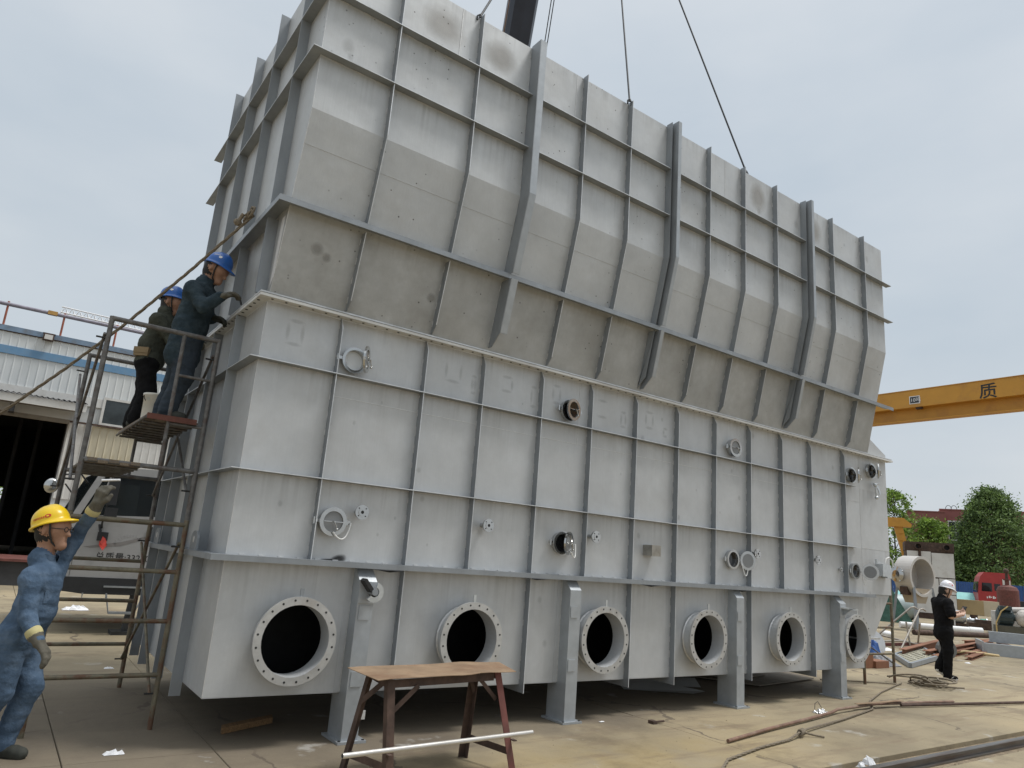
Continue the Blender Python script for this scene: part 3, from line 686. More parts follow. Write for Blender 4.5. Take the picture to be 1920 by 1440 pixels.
for x, z, w, h in ((1.16,6.80,.30,.26),(1.86,6.80,.26,.24),(6.35,6.83,.22,.26),(7.75,6.8,.25,.25)):
    y = YU-.0015; decal('heat_stain', [(x-w,y,z-h),(x+w,y,z-h),(x+w,y,z+h),(x-w,y,z+h)], M['heat'], UP)
for x, z, w in ((.30,4.14,.07),(.40,4.09,.05),(1.50,4.02,.06)):
    y0, y1 = ywall(z-w)-.002, ywall(z+w)-.002; decal('grinding_mark', [(x-w,y0,z-w),(x+w,y0,z-w),(x+w,y1,z+w),(x-w,y1,z+w)], M['burn'], UP)
def frame_mark(x, z, w, h):
    y = -.0012; k = .028
    for a, c, e, f in ((x,z,x+w,z+k),(x,z+h-k,x+w,z+h),(x,z+k,x+k,z+h-k),(x+w-k,z+k,x+w,z+h-k)):
        if random.random() < .82: decal('burn_mark', [(a-.01,y,c-.01),(e+.01,y,c-.01),(e+.01,y,f+.01),(a-.01,y,f+.01)], M['mark'], LOW)
M['mark'] = decal_mat('faint_weld_scar', (.33,.325,.32), .17)
for x, z, w, h in ((.20,3.27,.16,.24),(1.83,3.27,.20,.24),(2.15,3.20,.06,.2),(2.92,3.20,.08,.24),(2.52,3.30,.16,.18),(3.22,3.3,.13,.22),(3.90,3.26,.17,.22),(4.28,3.2,.1,.2),(4.70,3.26,.15,.22),(5.02,3.2,.08,.12)): frame_mark(x, z, w, h)
decal('soot_mark', [(.70,-.0012,1.452),(1.06,-.0012,1.452),(1.02,-.0012,1.545),(.84,-.0012,1.475)], M['soot'], LOW)
for k in range(46):
    x, z, w = random.uniform(.2,10.2), random.uniform(.5,3.5), random.uniform(.015,.045)
    if any((x-px)**2+(z-PZ)**2 < .2 for px in PORT_X) or min(abs(x-q) for q in LX) < w+.015: continue
    decal('smudge', [(x-w,-.0014,z-w),(x+w,-.0014,z-w),(x+w,-.0014,z+w*1.6),(x-w,-.0014,z+w*1.6)], M['mark'], LOW)
for k in range(14):
    x, z, w = random.uniform(.2,9.4), random.uniform(5.5,6.9), random.uniform(.03,.10)
    if min(abs(x-q) for q in LX) < w+.07 or min(abs(z-q) for q in (ZG,ZH)) < w*1.6+.03: continue
    decal('smudge', [(x-w,YU-.0013,z-w),(x+w,YU-.0013,z-w),(x+w,YU-.0013,z+w*1.6),(x-w,YU-.0013,z+w*1.6)], M['mark'], UP)

# slings and hook
HOOK = V(4.72, 1.4, 14.4)
for x, y, lab in ((1.561,-.46,'thin dark sling wire at the left corner of the raised casing'),(3.739,-.50,'nearly upright dark sling wire over the middle of the casing'),(6.12,-.44,'slanting dark sling wire to the right part of the casing')):
    b = MB(); a = V(x,y,7.13); b.tube([a, a.lerp(HOOK,.5)+V(0,0,-.02), HOOK+V(0,0,-.05)], .0125, 6)
    o = b.obj('sling_wire', M['wire'], base=a, label=lab, cat='sling', group='sling wires holding the upper casing')
    q = MB(); q.tube([a+V(.03,0,-.05),a+V(.03,0,.0),a+V(0,0,.035),a+V(-.03,0,0),a+V(-.03,0,-.05)], .011, 6); q.obj('shackle', M['wire'], o)
hb = thing('hook_block', 'crane hook block high above the casing gathering the sling wires', 'hook', tuple(HOOK))
b = MB(); b.box(HOOK+V(-.22,-.12,.25), HOOK+V(.22,.12,.95)); b.obj('sheave_housing', M['dark'], hb)
b = MB(); b.tube([HOOK+V(0,0,.25),HOOK+V(0,0,.12),HOOK+V(.09,0,.04),HOOK+V(.10,0,-.07),HOOK+V(0,0,-.14),HOOK+V(-.10,0,-.06)], .04, 8); b.obj('hook', M['rust_red'], hb)

# tag rope from the casing corner to the far left
def rope(name, pts, r, label, cat='rope', group=None, twist=True, m=None, base=None):
    pts = [Vector(p) for p in pts]; b = MB()
    d = []
    for p, q in zip(pts, pts[1:]):
        n = max(2, int((q-p).length/(r*3)));  d += [p.lerp(q, k/n) for k in range(n)]
    d.append(pts[-1]); n = len(d); s = []
    step = 1 if n < 700 else 2
    d = d[::step]
    if twist:
        tang = (d[-1]-d[0]).normalized(); a = tang.orthogonal().normalized(); c = tang.cross(a)
        for ph in (0, 2*PI/3, 4*PI/3):
            b.tube([p + .5*r*(math.cos(ph+i*.75)*a+math.sin(ph+i*.75)*c) for i, p in enumerate(d)], r*.58, 5, 0, False)
    else: b.tube(d, r, 7)
    return b.obj(name, m or M['rope'], base=base or pts[0], label=label, cat=cat, group=group)
A0 = V(-.165,.33,4.50); A1 = V(-1.708,1.95,2.532); dr = A1-A0
tagr = rope('tag_rope', [A0] + [A0+dr*s + V(0,0,-.10*math.sin(PI*min(s,1))) for s in (.25,.5,.75,1.0)] + [A0+dr*2.2+V(0,0,.35)], .0145, 'brown tag rope slanting from the casing corner down past the scaffold', 'rope')
b = MB(); kc = A0+V(-.02,-.01,.02)
for k in range(4): 
    cc = kc+V(-.012*k,.022*k,-.018*k); b.tube([cc+V(.01*math.sin(3*t),(.05-.006*k)*math.cos(t+k),(.045-.004*k)*math.sin(t+.6*k)) for t in np.linspace(0,2*PI,9)], .011, 6)
b.obj('knot', M['rope'], tagr)
b = MB(); b.ball(kc+V(-.09,.10,-.10), .036, 8, 6, 0, (1.1,.8,1)); b.tube([kc+V(-.06,.06,-.02), kc+V(-.09,.10,-.10)], .018, 6); b.obj('rope_tail', M['rope'], tagr)

# ------------------------------------------------------------------ truck crane standing behind the casing
M['cab'] = mat('silver_grey_cab_paint', (.42,.415,.41), .35, .2, .06, 2, None, 0, 60, .004, tint=(.26,.25,.24), tint_amt=.4)
M['black'] = mat('black_plastic', (.025,.026,.028), .5, 0, .2, 8)
M['boom'] = mat('dark_blue_boom_paint', (.022,.027,.042), .4, .1, .2, 3)
def glass_mat(name, tint, alpha, rough=.03):
    m, nt, N, L, p = nodes(name)
    p.inputs['Base Color'].default_value = (*tint, 1); p.inputs['Roughness'].default_value = rough
    tr = N('ShaderNodeBsdfTransparent'); tr.inputs[0].default_value = (.8,.84,.84,1)
    mx = N('ShaderNodeMixShader'); mx.inputs[0].default_value = alpha; L(tr.outputs[0], mx.inputs[1]); L(p.outputs[0], mx.inputs[2])
    out = [n for n in nt.nodes if n.type == 'OUTPUT_MATERIAL'][0]; L(mx.outputs[0], out.inputs[0]); return m
M['cabglass'] = glass_mat('tinted_cab_glass', (.02,.025,.028), .62)
M['winglass'] = mat('dusty_window_glass', (.05,.06,.065), .12, 0, .3, 2)
CR = thing('truck_crane', 'silver grey truck crane behind the scaffold, its dark boom rising over the casing', 'truck crane', (0,6.5,0))
Y0, Y1 = 6.5, 8.85
outl = [(-.56,.82),(.95,.82),(.95,2.48),(-.36,2.40),(-.62,1.72)]
hole = [(-.52,1.72),(.56,1.78),(.54,2.35),(-.29,2.325)]
def side(y, t):
    b = MB()
    for yy in (y, y+t):
        vs = [(x,yy,z) for x,z in outl]+[(x,yy,z) for x,z in hole]
        fs = [(0,1,6,5),(1,2,7,6),(2,3,8,7),(3,4,5,8),(4,0,5)]
        fs = [(0,1,6,5),(1,2,7,6),(2,3,8,7),(3,4,5,8),(4,0,5)]
        b.add(vs, fs)
    b.add([(x,y,z) for x,z in hole]+[(x,y+t,z) for x,z in hole], [(0,1,5,4),(1,2,6,5),(2,3,7,6),(3,0,4,7)])
    return b
dr_ = side(Y0, .05).obj('cab_side', M['cab'], CR); side(Y1-.05, .05).obj('cab_side', M['cab'], CR)
for y in (Y0+.02, Y1-.03): MB().prism([(x,y,z) for x,z in hole], (0,.006,0)).obj('side_window', M['cabglass'], CR)
b = MB(); b.prism([(-.36,Y0,2.40),(.95,Y0,2.48),(.95,Y0,2.54),(-.30,Y0,2.47)], (0,Y1-Y0,0)); b.obj('cab_roof', M['cab'], CR)
b = MB(); b.prism([(-.56,Y0+.05,.82),(-.64,Y0+.05,1.72),(-.60,Y0+.05,1.72),(-.52,Y0+.05,.82)], (0,Y1-Y0-.1,0)); b.obj('cab_front', M['cab'], CR)
b = MB(); b.prism([(-.63,Y0+.06,1.74),(-.365,Y0+.06,2.39),(-.35,Y0+.06,2.385),(-.615,Y0+.06,1.735)], (0,Y1-Y0-.12,0)); b.obj('windscreen', M['cabglass'], CR)
MB().box((.90,Y0+.05,.82),(.95,Y1-.05,2.48)).obj('cab_back', M['cab'], CR)
MB().box((-.5,Y0+.06,.80),(.9,Y1-.06,.90)).obj('cab_floor', M['black'], CR)
b = MB(); b.box((.35,Y0+.25,.9),(.8,Y0+.8,1.35)); b.box((.68,Y0+.25,1.35),(.82,Y0+.8,2.0)); b.obj('seat', M['black'], CR)
b = MB(); b.prism([(-.60,Y0-.02,.62),(-.26,Y0-.02,.58),(1.0,Y0-.02,.58),(1.0,Y0-.02,.815),(-.62,Y0-.02,.815)], (0,Y1-Y0+.04,0)); b.obj('lower_skirt', M['black'], CR)
MB().box((-.02,Y0-.04,.685),(.9,Y0-.021,.71)).obj('trim_strip', M['galv'], CR)
b = MB(); b.prism([(-.37,Y0-.004,1.60),(-.33,Y0-.004,1.60),(-.19,Y0-.004,2.32),(-.23,Y0-.004,2.32)], (0,-.012,0)); b.obj('window_frame', M['cab'], CR)
MB().box((-.235,Y0-.16,1.90),(-.09,Y0-.08,2.27)).obj('mirror', M['black'], CR)
MB().box((-.22,Y0-.15,1.68),(-.05,Y0-.07,1.86)).obj('mirror', M['black'], CR)
b = MB(); b.tube([(-.2,Y0,1.55),(-.22,Y0-.1,1.62),(-.20,Y0-.12,1.9)], .014, 6); b.tube([(-.30,Y0,2.33),(-.22,Y0-.1,2.33),(-.18,Y0-.12,2.27)], .012, 6); b.tube([(-.24,Y0,1.60),(-.20,Y0-.02,1.45)], .018, 6); b.obj('mirror_arm', M['black'], CR)
b = MB(); b.tube([(-.5,Y0+.1,2.2),(-.62,Y0,2.32),(-.85,Y0-.05,2.28),(-.93,Y0-.05,2.12)], .014, 6); b.tube([(-.62,Y0,1.95),(-.8,Y0-.03,2.15)], .012, 6); ar = b.obj('mirror_arm', M['black'], CR)
MB().ball((-.97,Y0-.07,2.10), .095, 14, 8, 0, (1,.45,1.15)).obj('round_mirror', M['polish'], ar)
MB().box((-.24,Y0-.05,1.36),(-.10,Y0-.001,1.49)).obj('door_lock', M['black'], CR)
MB().box((.44,Y0-.03,1.40),(.52,Y0-.001,1.62)).obj('grab_handle', M['black'], CR)
M['stripe'] = mat('faded_brown_stripe', (.25,.235,.225), .5, 0, .1, 5)
MB().prism([(-.40,Y0-.002,1.26),(.1,Y0-.002,1.36),(.62,Y0-.002,1.53),(.62,Y0-.002,1.50),(.1,Y0-.002,1.30),(-.30,Y0-.002,1.245)], (0,-.001,0)).obj('door_stripe', M['stripe'], CR)
MB().box((-.50,Y0-.003,.83),(-.494,Y0-.0005,1.62)).obj('door_gap', M['black'], CR)
b = MB(); b.tube([(-.28,Y0-.05,.6),(-.28,Y0-.05,.52),(.03,Y0-.05,.52),(.03,Y0-.05,.6)], .012, 6); b.tube([(.03,Y0-.05,.6),(.10,Y0-.08,.33),(.45,Y0-.08,.33),(.55,Y0-.05,.6)], .012, 6); b.box((.1,Y0-.12,.31),(.44,Y0-.02,.34)); b.obj('step', M['rib'], CR)
b = MB(); b.tube([(.44,Y0+.1,.6),(.40,Y0+.1,.05)], .06, 8); b.box((.2,Y0-.05,0),(.6,Y0+.3,.05)); b.obj('outrigger', M['black'], CR)
M['redtag'] = mat('red_plastic_bag', (.62,.06,.04), .4, 0, .3, 9, None, .6, 30, .01)
b = MB(); b.add([(-.20,Y0-.03,1.44),(-.13,Y0-.07,1.40),(-.09,Y0-.05,1.30),(-.14,Y0-.08,1.22),(-.20,Y0-.04,1.30)], [(0,1,4),(1,2,4),(2,3,4)])
b.add([(-.17,Y0-.06,1.43),(-.11,Y0-.09,1.36),(-.12,Y0-.1,1.26),(-.19,Y0-.06,1.33)], [(0,1,2,3)]); b.obj('red_rag', M['redtag'], base=(-.15,6.45,1.3), label='small red plastic rag hanging from the crane cab door handle', cat='rag')
def text_mesh(txt, size, origin, right, up, m, name, parent, depth=.0015, align='LEFT', bold=0.0):
    c = bpy.data.curves.new(name, 'FONT'); c.body = txt; c.size = 1; c.align_x = align; c.extrude = .01; c.offset = bold; c.resolution_u = 3
    o = bpy.data.objects.new(name, c); COL.objects.link(o)
    me = bpy.data.meshes.new_from_object(o.evaluated_get(bpy.context.evaluated_depsgraph_get()))
    bpy.data.objects.remove(o); bpy.data.curves.remove(c)
    R, U = Vector(right).normalized(), Vector(up).normalized(); Nn = R.cross(U); o0 = Vector(origin)
    b = MB(); vs = [o0 + R*v.co.x*size + U*v.co.y*size + Nn*(v.co.z*.05+.0008) for v in me.vertices]
    b.add(vs, [tuple(p.vertices) for p in me.polygons]); bpy.data.meshes.remove(me)
    return b.obj(name, m, parent)
M['print'] = mat('black_print', (.02,.02,.02), .5, 0, .05, 4); M['ghost'] = mat('faded_white_print', (.50,.49,.49), .5, 0, .08, 4)
text_mesh('总质量:33240kg', .132, (-.215,Y0-.001,1.085), (1,0,.0), (0,0,1), M['print'], 'door_lettering', CR, bold=.004)
b = MB()
for k in range(13):
    t = PI*.80 - PI*.62*k/12; cx, cz = .22+.42*math.cos(t)*.62, 1.16+.30*math.sin(t)
    n = Vector((math.cos(t)*.7,0,math.sin(t))).normalized(); s_ = Vector((n.z,0,-n.x)); c0 = Vector((cx,Y0-.002,cz))
    for a in (-1,0,1): b.obox(c0+n*.018*a, s_*.012, Vector((0,.001,0)), n*.003)
    b.obox(c0, s_*.003, Vector((0,.001,0)), n*.022)
b.obj('arched_lettering', M['ghost'], CR)
text_mesh('总质量 33245kg', .075, (-.16,Y0-.001,.935), (1,0,0), (0,0,1), M['ghost'], 'old_lettering', CR)
# chassis, wheels, boom
b = MB(); b.box((1.05,6.75,.75),(11.8,8.6,1.25)); b.box((4.6,7.0,1.26),(9.2,8.5,2.5)); b.obj('chassis', M['black'], CR)
wt = None
for x in (2.2,3.6,8.2,9.6):
    for y in (6.62,8.38):
        b = MB(); b.lathe((x,y,.52), (0,1,0), [(.24,0),(.50,.0),(.52,.04),(.52,.25),(.50,.29),(.24,.29)], 20); wt = b.obj('wheel', M['black'], CR)
        MB().lathe((x,y+.05,.52), (0,1,0), [(.01,.02),(.24,.0),(.24,.2),(.01,.18)], 16).obj('rim', M['galv'], wt)
T0, T1 = V(6.72,8.5,3.2), V(4.32,1.79,19.4)
def boom_sec(p, q, w, name):
    d = (q-p).normalized(); a = d.cross(Vector((0,0,1))).normalized(); c = a.cross(d); n = 10; b = MB()
    pts = [(w*.5*math.copysign(abs(math.cos(t))**.6, math.cos(t)), w*.62*math.copysign(abs(math.sin(t))**.6, math.sin(t))) for t in [2*PI*(k+.5)/n for k in range(n)]]
    b.prism([p+a*x+c*y for x,y in pts], q-p); return b.obj(name, M['boom'], CR)
boom_sec(T0, T0.lerp(T1,.45), .74, 'boom'); boom_sec(T0.lerp(T1,.40), T0.lerp(T1,.74), .60, 'boom_section'); boom_sec(T0.lerp(T1,.70), T1, .46, 'boom_section')
b = MB(); dl = (T1-T0).normalized(); sd = dl.cross(V(0,0,1)).normalized(); 
b.tube([T0+sd*.37+V(0,-.1,0), T0.lerp(T1,.74)+sd*.31+V(0,-.1,0), T1], .02, 6); b.obj('boom_cable', mat('brown_boom_cable',(.22,.13,.08),.7), CR)
b = MB()
for k in (0,1): b.tube([T0.lerp(T1,.05)+sd*-(.62+.07*k)+V(0,-.45,.4), T1+sd*-(.35+.05*k)+V(0,-.2,.3), HOOK+V(.1*k,0,.95)], .011, 5)
b.obj('hoist_rope', M['wire'], CR)
# ------------------------------------------------------------------ workshop building at the left
M['wallp'] = mat('pale_blue_wall_sheet', (.63,.65,.65), .5, 0, .05, 3, (1,1,.3), .1, 30, .004, tint=(.52,.51,.48), tint_amt=.4)
M['bluep'] = mat('faded_blue_trim', (.135,.27,.43), .55, 0, .10, 5, None, .2, 40, .004, tint=(.18,.22,.27), tint_amt=.5, tscale=5)
M['bluecap'] = mat('weathered_blue_coping', (.17,.24,.33), .6, 0, .15, 6, None, .2, 40, .004, tint=(.15,.13,.12), tint_amt=.6, tscale=4)
M['whitep'] = mat('white_painted_sheet', (.62,.61,.585), .6, 0, .05, 4, None, 0, 60, .004, tint=(.45,.42,.37), tint_amt=.5)
M['yellowp'] = mat('yellowed_wall_sheet', (.54,.49,.37), .6, 0, .10, 5, (1,1,.25), 0, 60, .004, tint=(.38,.30,.15), tint_amt=.7, tscale=4)
M['soffit'] = mat('dusty_brown_soffit', (.20,.175,.14), .8, 0, .2, 3)
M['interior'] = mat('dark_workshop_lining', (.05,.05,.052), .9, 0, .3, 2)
BX0, BX1, BY = -6.0, 9.0, 18.0
WS = thing('workshop', 'pale blue sheet metal workshop with blue stripes and a dark open doorway', 'building', (0,BY,0))
pm_u = pm_l = None
def corr(w, z0, z1):
    b = MB(); y = BY; prof = [(0.0,0),(.020,-.018),(.036,-.018),(.056,0),(w,0)]
    b.add([(x,y+d,z) for z in (z0,z1) for x,d in prof], [(i,i+1,i+6,i+5) for i in range(4)]); return b
W = .2
me_u = corr(W, 6.28, 6.685).mesh('wall_panel', M['wallp'], (0,BY,0)); me_l = corr(W, 5.20, 6.045).mesh('wall_panel', M['wallp'], (0,BY,0)); 
me_y = corr(W, 2.2, 4.38).mesh('wall_panel', M['yellowp'], (0,BY,0)); me_w = corr(W, 2.2, 4.38).mesh('wall_panel', M['whitep'], (0,BY,0))
for k in range(int((3.2-BX0)/W)):
    x = BX0 + k*W; put('wall_panel', me_u, WS, (x,0,0)); put('wall_panel', me_l, WS, (x,0,0))
for k in range(18):
    x = -.34 + k*W; put('wall_panel', me_y if 2 < k < 9 else me_w, WS, (x,.0,0))
b = MB(); b.box((BX0,BY+.03,4.40),(BX1,BY+.2,6.66)); b.box((-.35,BY+.03,0),(BX1,BY+.2,4.40)); b.obj('wall', M['wallp'], WS)
MB().box((BX0,BY-.05,6.69),(BX1,BY+.3,6.84)).obj('coping', M['bluecap'], WS)
MB().box((BX0,BY-.035,6.665),(BX1,BY-.005,6.689)).obj('coping_shade_strip', M['rust'], WS)  # dark strip painted as the shade under the coping
MB().box((BX0,BY-.04,6.05),(BX1,BY-.004,6.275)).obj('stripe', M['bluep'], WS)
MB().box((BX0,BY-.03,4.93),(BX1,BY-.004,5.195)).obj('band', M['whitep'], WS)
# window with white frame
b = MB(); 
for lo, hi in (((.40,4.44),(.47,5.27)),((1.12,4.44),(1.19,5.27)),((.47,5.20),(1.12,5.27)),((.47,4.44),(1.12,4.50))): b.box((lo[0],BY-.06,lo[1]),(hi[0],BY-.031,hi[1]))
wf = b.obj('window', M['whitep'], WS); MB().box((.47,BY-.045,4.50),(1.12,BY-.038,5.20)).obj('pane', M['winglass'], wf)
MB().box((-.35,BY-.09,4.385),(BX1,BY-.035,4.435)).obj('ledge', M['rust'], WS)
# awning over the doorway
AY = 16.9; b = MB(); b.box((BX0,AY,4.60),(-.05,AY+.03,4.80)); aw = b.obj('awning', M['whitep'], WS)
b = MB(); b.prism([(BX0,AY+.03,4.62),(BX0,BY-.04,4.70),(BX0,BY-.04,4.72),(BX0,AY+.03,4.64)], (5.9,0,0)); b.obj('soffit', M['soffit'], aw)
b = MB(); n = 46; prof = [(BX0+5.95*k/(n*2), 4.83+(.035 if k % 2 else 0)) for k in range(n*2+1)]
b.add([(x,AY-.04,z) for x,z in prof]+[(x,BY-.04,z+.13) for x,z in prof], [(k,k+1,n*2+2+k,n*2+1+k) for k in range(n*2)])
b.add([(x,AY-.05,z) for x,z in prof]+[(x,AY-.05,z-.02) for x,z in prof], [(k,k+1,n*2+2+k,n*2+1+k) for k in range(n*2)])
b.obj('awning_sheet', M['interior'], aw)
b = MB(); b.box((BX0,BY-.5,4.28),(-.35,BY-.42,4.40)); b.obj('door_track', M['soffit'], WS)
b = MB()
for x in (-1.75,): b.box((x-.06,AY+.1,4.35),(x+.06,BY-.05,4.55))
b.obj('bracket', M['interior'], WS)
# dark hall behind the doorway, open at the far end
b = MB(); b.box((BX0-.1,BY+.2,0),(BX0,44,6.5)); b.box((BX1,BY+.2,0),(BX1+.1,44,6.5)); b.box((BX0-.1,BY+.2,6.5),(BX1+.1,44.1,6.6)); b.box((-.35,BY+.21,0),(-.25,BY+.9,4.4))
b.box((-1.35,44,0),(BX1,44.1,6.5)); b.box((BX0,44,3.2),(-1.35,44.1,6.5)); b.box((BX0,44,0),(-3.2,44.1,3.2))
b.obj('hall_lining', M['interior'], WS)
b = MB()
for x in (-1.5,-.9,.3): b.box((x,26+x,0),(x+.12,26.2+x,6.4))
b.obj('column', M['interior'], WS)
# flood lamp, roof rail
fl = thing('flood_lamp', 'square floodlight fixed under the blue coping of the workshop', 'floodlight', (-1.31,17.8,6.7))
MB().box((-1.44,17.80,6.60),(-1.17,17.92,6.80)).obj('housing', M['rust'], fl); MB().box((-1.405,17.785,6.63),(-1.205,17.799,6.77)).obj('lens', M['whitep'], fl)
MB().box((-1.46,17.86,6.80),(-1.15,17.93,6.83)).obj('bracket', M['rust'], fl)
M['railp'] = mat('faded_purple_pipe', (.24,.225,.27), .5, .1, .2, 6)
M['postp'] = mat('red_brown_post', (.33,.10,.06), .7, 0, .25, 8)
rr = thing('roof_pipe_rail', 'long grey pipe carried on red brown posts along the workshop roof', 'pipe rail', (0,BY,6.84))
MB().tube([(BX0,BY+.1,7.47),(BX1,BY+.1,7.49)], .055, 10).obj('pipe', M['railp'], rr)
pm = MB(); pm.tube([(0,BY+.1,6.84),(0,BY+.1,7.56)], .028, 8); pmesh = pm.mesh('post', M['postp'], (0,BY,6.84))
for k in range(7): put('post', pmesh, rr, (-5.2+1.388*k,0,0))
M['orange'] = mat('ochre_clamp_paint', (.45,.26,.07), .6)
MB().box((-1.46,BY+.03,7.43),(-1.22,BY+.17,7.54)).obj('clamp', M['orange'], rr)
# pale lattice jib of another crane far behind
M['jibp'] = mat('pale_jib_paint', (.72,.72,.73), .5, 0, .1, 5)
J0, J1 = V(-.7,45,14.2), V(9.5,45,14.05); b = MB()
ch = [V(0,0,0), V(0,.5,0), V(0,.25,.42)]
for c in ch: b.tube([J0+c, J1+c], .045, 6)
for k in range(26):
    a = J0.lerp(J1, k/26); c = J0.lerp(J1, (k+.5)/26); d = J0.lerp(J1, (k+1)/26)
    b.tube([a+ch[0], c+ch[2], d+ch[0]], .025, 5); b.tube([a+ch[1], c+ch[2], d+ch[1]], .025, 5)
jb = thing('lattice_jib', 'pale lattice crane jib lying level far behind the workshop roof', 'crane jib', tuple(J0)); b.obj('lattice', M['jibp'], jb)
b = MB(); b.box((6.0,44.6,0),(7.4,46,13.9)); b.obj('mast', M['jibp'], jb)
# steel plate on blocks in the doorway
sp = thing('steel_sheet_stack', 'low stack of red brown steel sheet on dark blocks at the workshop doorway', 'steel sheet', (-2,16.6,0))
MB().box((-5,15.2,.56),(-.45,17.6,.62)).obj('sheet', M['rust_red'], sp)
b = MB(); b.box((-4.9,15.3,0),(-.6,15.6,.555)); b.box((-4.9,17.1,0),(-.6,17.4,.555)); b.obj('block', M['interior'], sp)

# ------------------------------------------------------------------ scaffold tower
SX0, SX1, SY0, SY1 = -1.075, -.185, .73, 2.51
SF = thing('scaffold_tower', 'rusty tubular frame scaffold tower standing by the left end of the casing', 'scaffold', (-.63,1.6,0))
def tb(pts, r, name, m, par=SF, n=9): return MB().tube(pts, r, n).obj(name, m, par)
for y in (SY0, SY1):
    for x in (SX0, SX1):
        tb([(x,y,0),(x,y,1.70)], .0215, 'post', M['tube']); tb([(x,y,1.702),(x,y,3.36)], .0215, 'post', M['tube_grey'])
    for z in (.425,.852,1.257,1.657): tb([(SX0,y,z),(SX1,y,z)], .0205 if z > 1.6 else .0195, 'rung', M['tube'])
    tb([(SX0,y,2.125),(SX1,y,2.125)], .021, 'ledger', M['tube_grey'])
    tb([(SX0,y,3.345),(SX1,y,3.345)], .0225, 'top_rail', M['tube_grey'])
    tb([(SX1-.30,y,3.335),(SX1-.30,y,2.13)], .017, 'ladder_post', M['tube_grey'])
    for z in (2.52,2.96): tb([(SX1-.30,y,z),(SX1,y,z)], .014, 'rung', M['tube_grey'])
for x in (SX0, SX1):
    for a, c, m in ((1.50,.28,'tube'),(.28,1.45,'tube'),(3.20,1.95,'tube_grey'),(1.95,3.12,'tube_grey')):
        ox = .03 if a > c else .05
        o = tb([(x-ox,SY0,a),(x-ox,SY1,c)], .013, 'brace', M[m], n=7)
    for y in (SY0,SY1):
        for z in (.28,1.47,1.95,3.16): tb([(x-.09,y,z),(x+.01,y,z)], .008, 'lock_pin', M['dark'], n=6)
tb([(SX0+.10,SY1,.50),(SX0+.10,SY1,.50+.01)], .02, 'lock_pin', M['dark'])
# decks: boards resting on the frames
M['redboard'] = mat('red_brown_board_end', (.13,.05,.037), .85, 0, .3, 12, None, .3, 50, .004)
for dx, z, nm in ((-.665,2.545,'upper'),(-1.04,2.118,'lower')):
    for k in range(5):
        x0 = dx + k*.082; sag = -.012*(k % 2); b = MB()
        b.prism([(x0,SY0-.02,z+sag),(x0+.074,SY0-.02,z+sag),(x0+.074,SY0-.02,z+.026+sag),(x0,SY0-.02,z+.026+sag)], (0,1.80,random.uniform(-.02,.02)))
        b.obj('deck_board', M['wood'], SF)
    if nm == 'upper': b = MB(); b.box((dx,SY0-.045,z-.012),(dx+.405,SY0-.022,z+.036)); b.obj('deck_end', M['redboard'], SF)
    b = MB(); 
    for x in (dx-.006, dx+.41): b.tube([(x,SY0-.03,z+.0),(x,SY1+.02,z+.0)], .013, 6)
    for k in range(8): b.tube([(dx,SY0+.15+.21*k,z-.022),(dx+.41,SY0+.15+.21*k,z-.022)], .011, 6)
    b.obj('deck_frame', M['tube_grey'], SF)
# white bucket on the deck
bk = thing('paint_bucket', 'white plastic paint bucket on the scaffold deck behind the worker in the blue jacket', 'bucket', (-.50,1.45,2.572))
M['bucket'] = mat('white_bucket_plastic', (.62,.60,.54), .4, 0, .06, 9, None, 0, 60, .004, tint=(.25,.38,.45), tint_amt=.35, tscale=8, tlo=.56, thi=.66)
MB().lathe((-.50,1.45,2.572), (0,0,1), [(.001,0),(.105,0),(.125,.27),(.132,.275),(.132,.295),(.122,.295),(.118,.02)], 20, smooth=True).obj('body', M['bucket'], bk)
MB().tube([(-.50+.13*math.cos(t),1.45-.05,2.572+.27-.10*math.sin(t)) for t in np.linspace(0,PI,10)], .004, 5).obj('bail', M['dark'], bk)

# ------------------------------------------------------------------ work table and pipe in front
WT = thing('work_table', 'rusty steel work table with splayed angle iron legs in front of the casing', 'table', (1.45,-1.08,0))
b = MB(); n = 14; vs = []; fs = []
for i in range(n+1):
    for j in range(4):
        u, w = i/n, j/3; p = V(.79,-.84,.72).lerp(V(2.20,-.80,.72),u).lerp(V(.80,-1.355,.72).lerp(V(2.06,-1.245,.72),u), w)
        p.z += .012*math.exp(-((u-.72)/.13)**2)*(1-.3*w) - .008*math.exp(-((u-.62)/.08)**2)*w + (-.006 if u < .05 else 0); vs.append(p)
for i in range(n):
    for j in range(3): fs.append((i*4+j,(i+1)*4+j,(i+1)*4+j+1,i*4+j+1))
b.add(vs, fs, 0, True); b.add([p-V(0,0,.004) for p in vs], [f[::-1] for f in fs], 0, True)
rim = [i*4 for i in range(n+1)]+[n*4+1,n*4+2]+[i*4+3 for i in range(n,-1,-1)]+[2,1]
b.add([vs[k] for k in rim]+[vs[k]-V(0,0,.004) for k in rim], [(k,(k+1)%len(rim),len(rim)+(k+1)%len(rim),len(rim)+k) for k in range(len(rim))])
b.obj('tabletop', M['rust_top'], WT)
TL = {'bl':(V(.92,-.92,.71),V(.80,-.87,0)), 'fl':(V(.90,-1.30,.705),V(.94,-1.36,0)), 'br':(V(1.93,-.86,.71),V(1.92,-.80,0)), 'fr':(V(1.95,-1.19,.705),V(2.06,-1.33,0))}
def angle_iron(p, q, w, nm, m, par, inx, iny, t=.006):
    b = MB(); d = q-p; X = Vector((inx,0,0)); Y = Vector((0,iny,0))
    b.prism([p, p+X*w, p+X*w+Y*t, p+Y*t], d); b.prism([p+Y*t*1.05, p+Y*t*1.05+X*t, p+Y*w+X*t, p+Y*w], d); return b.obj(nm, m, par)
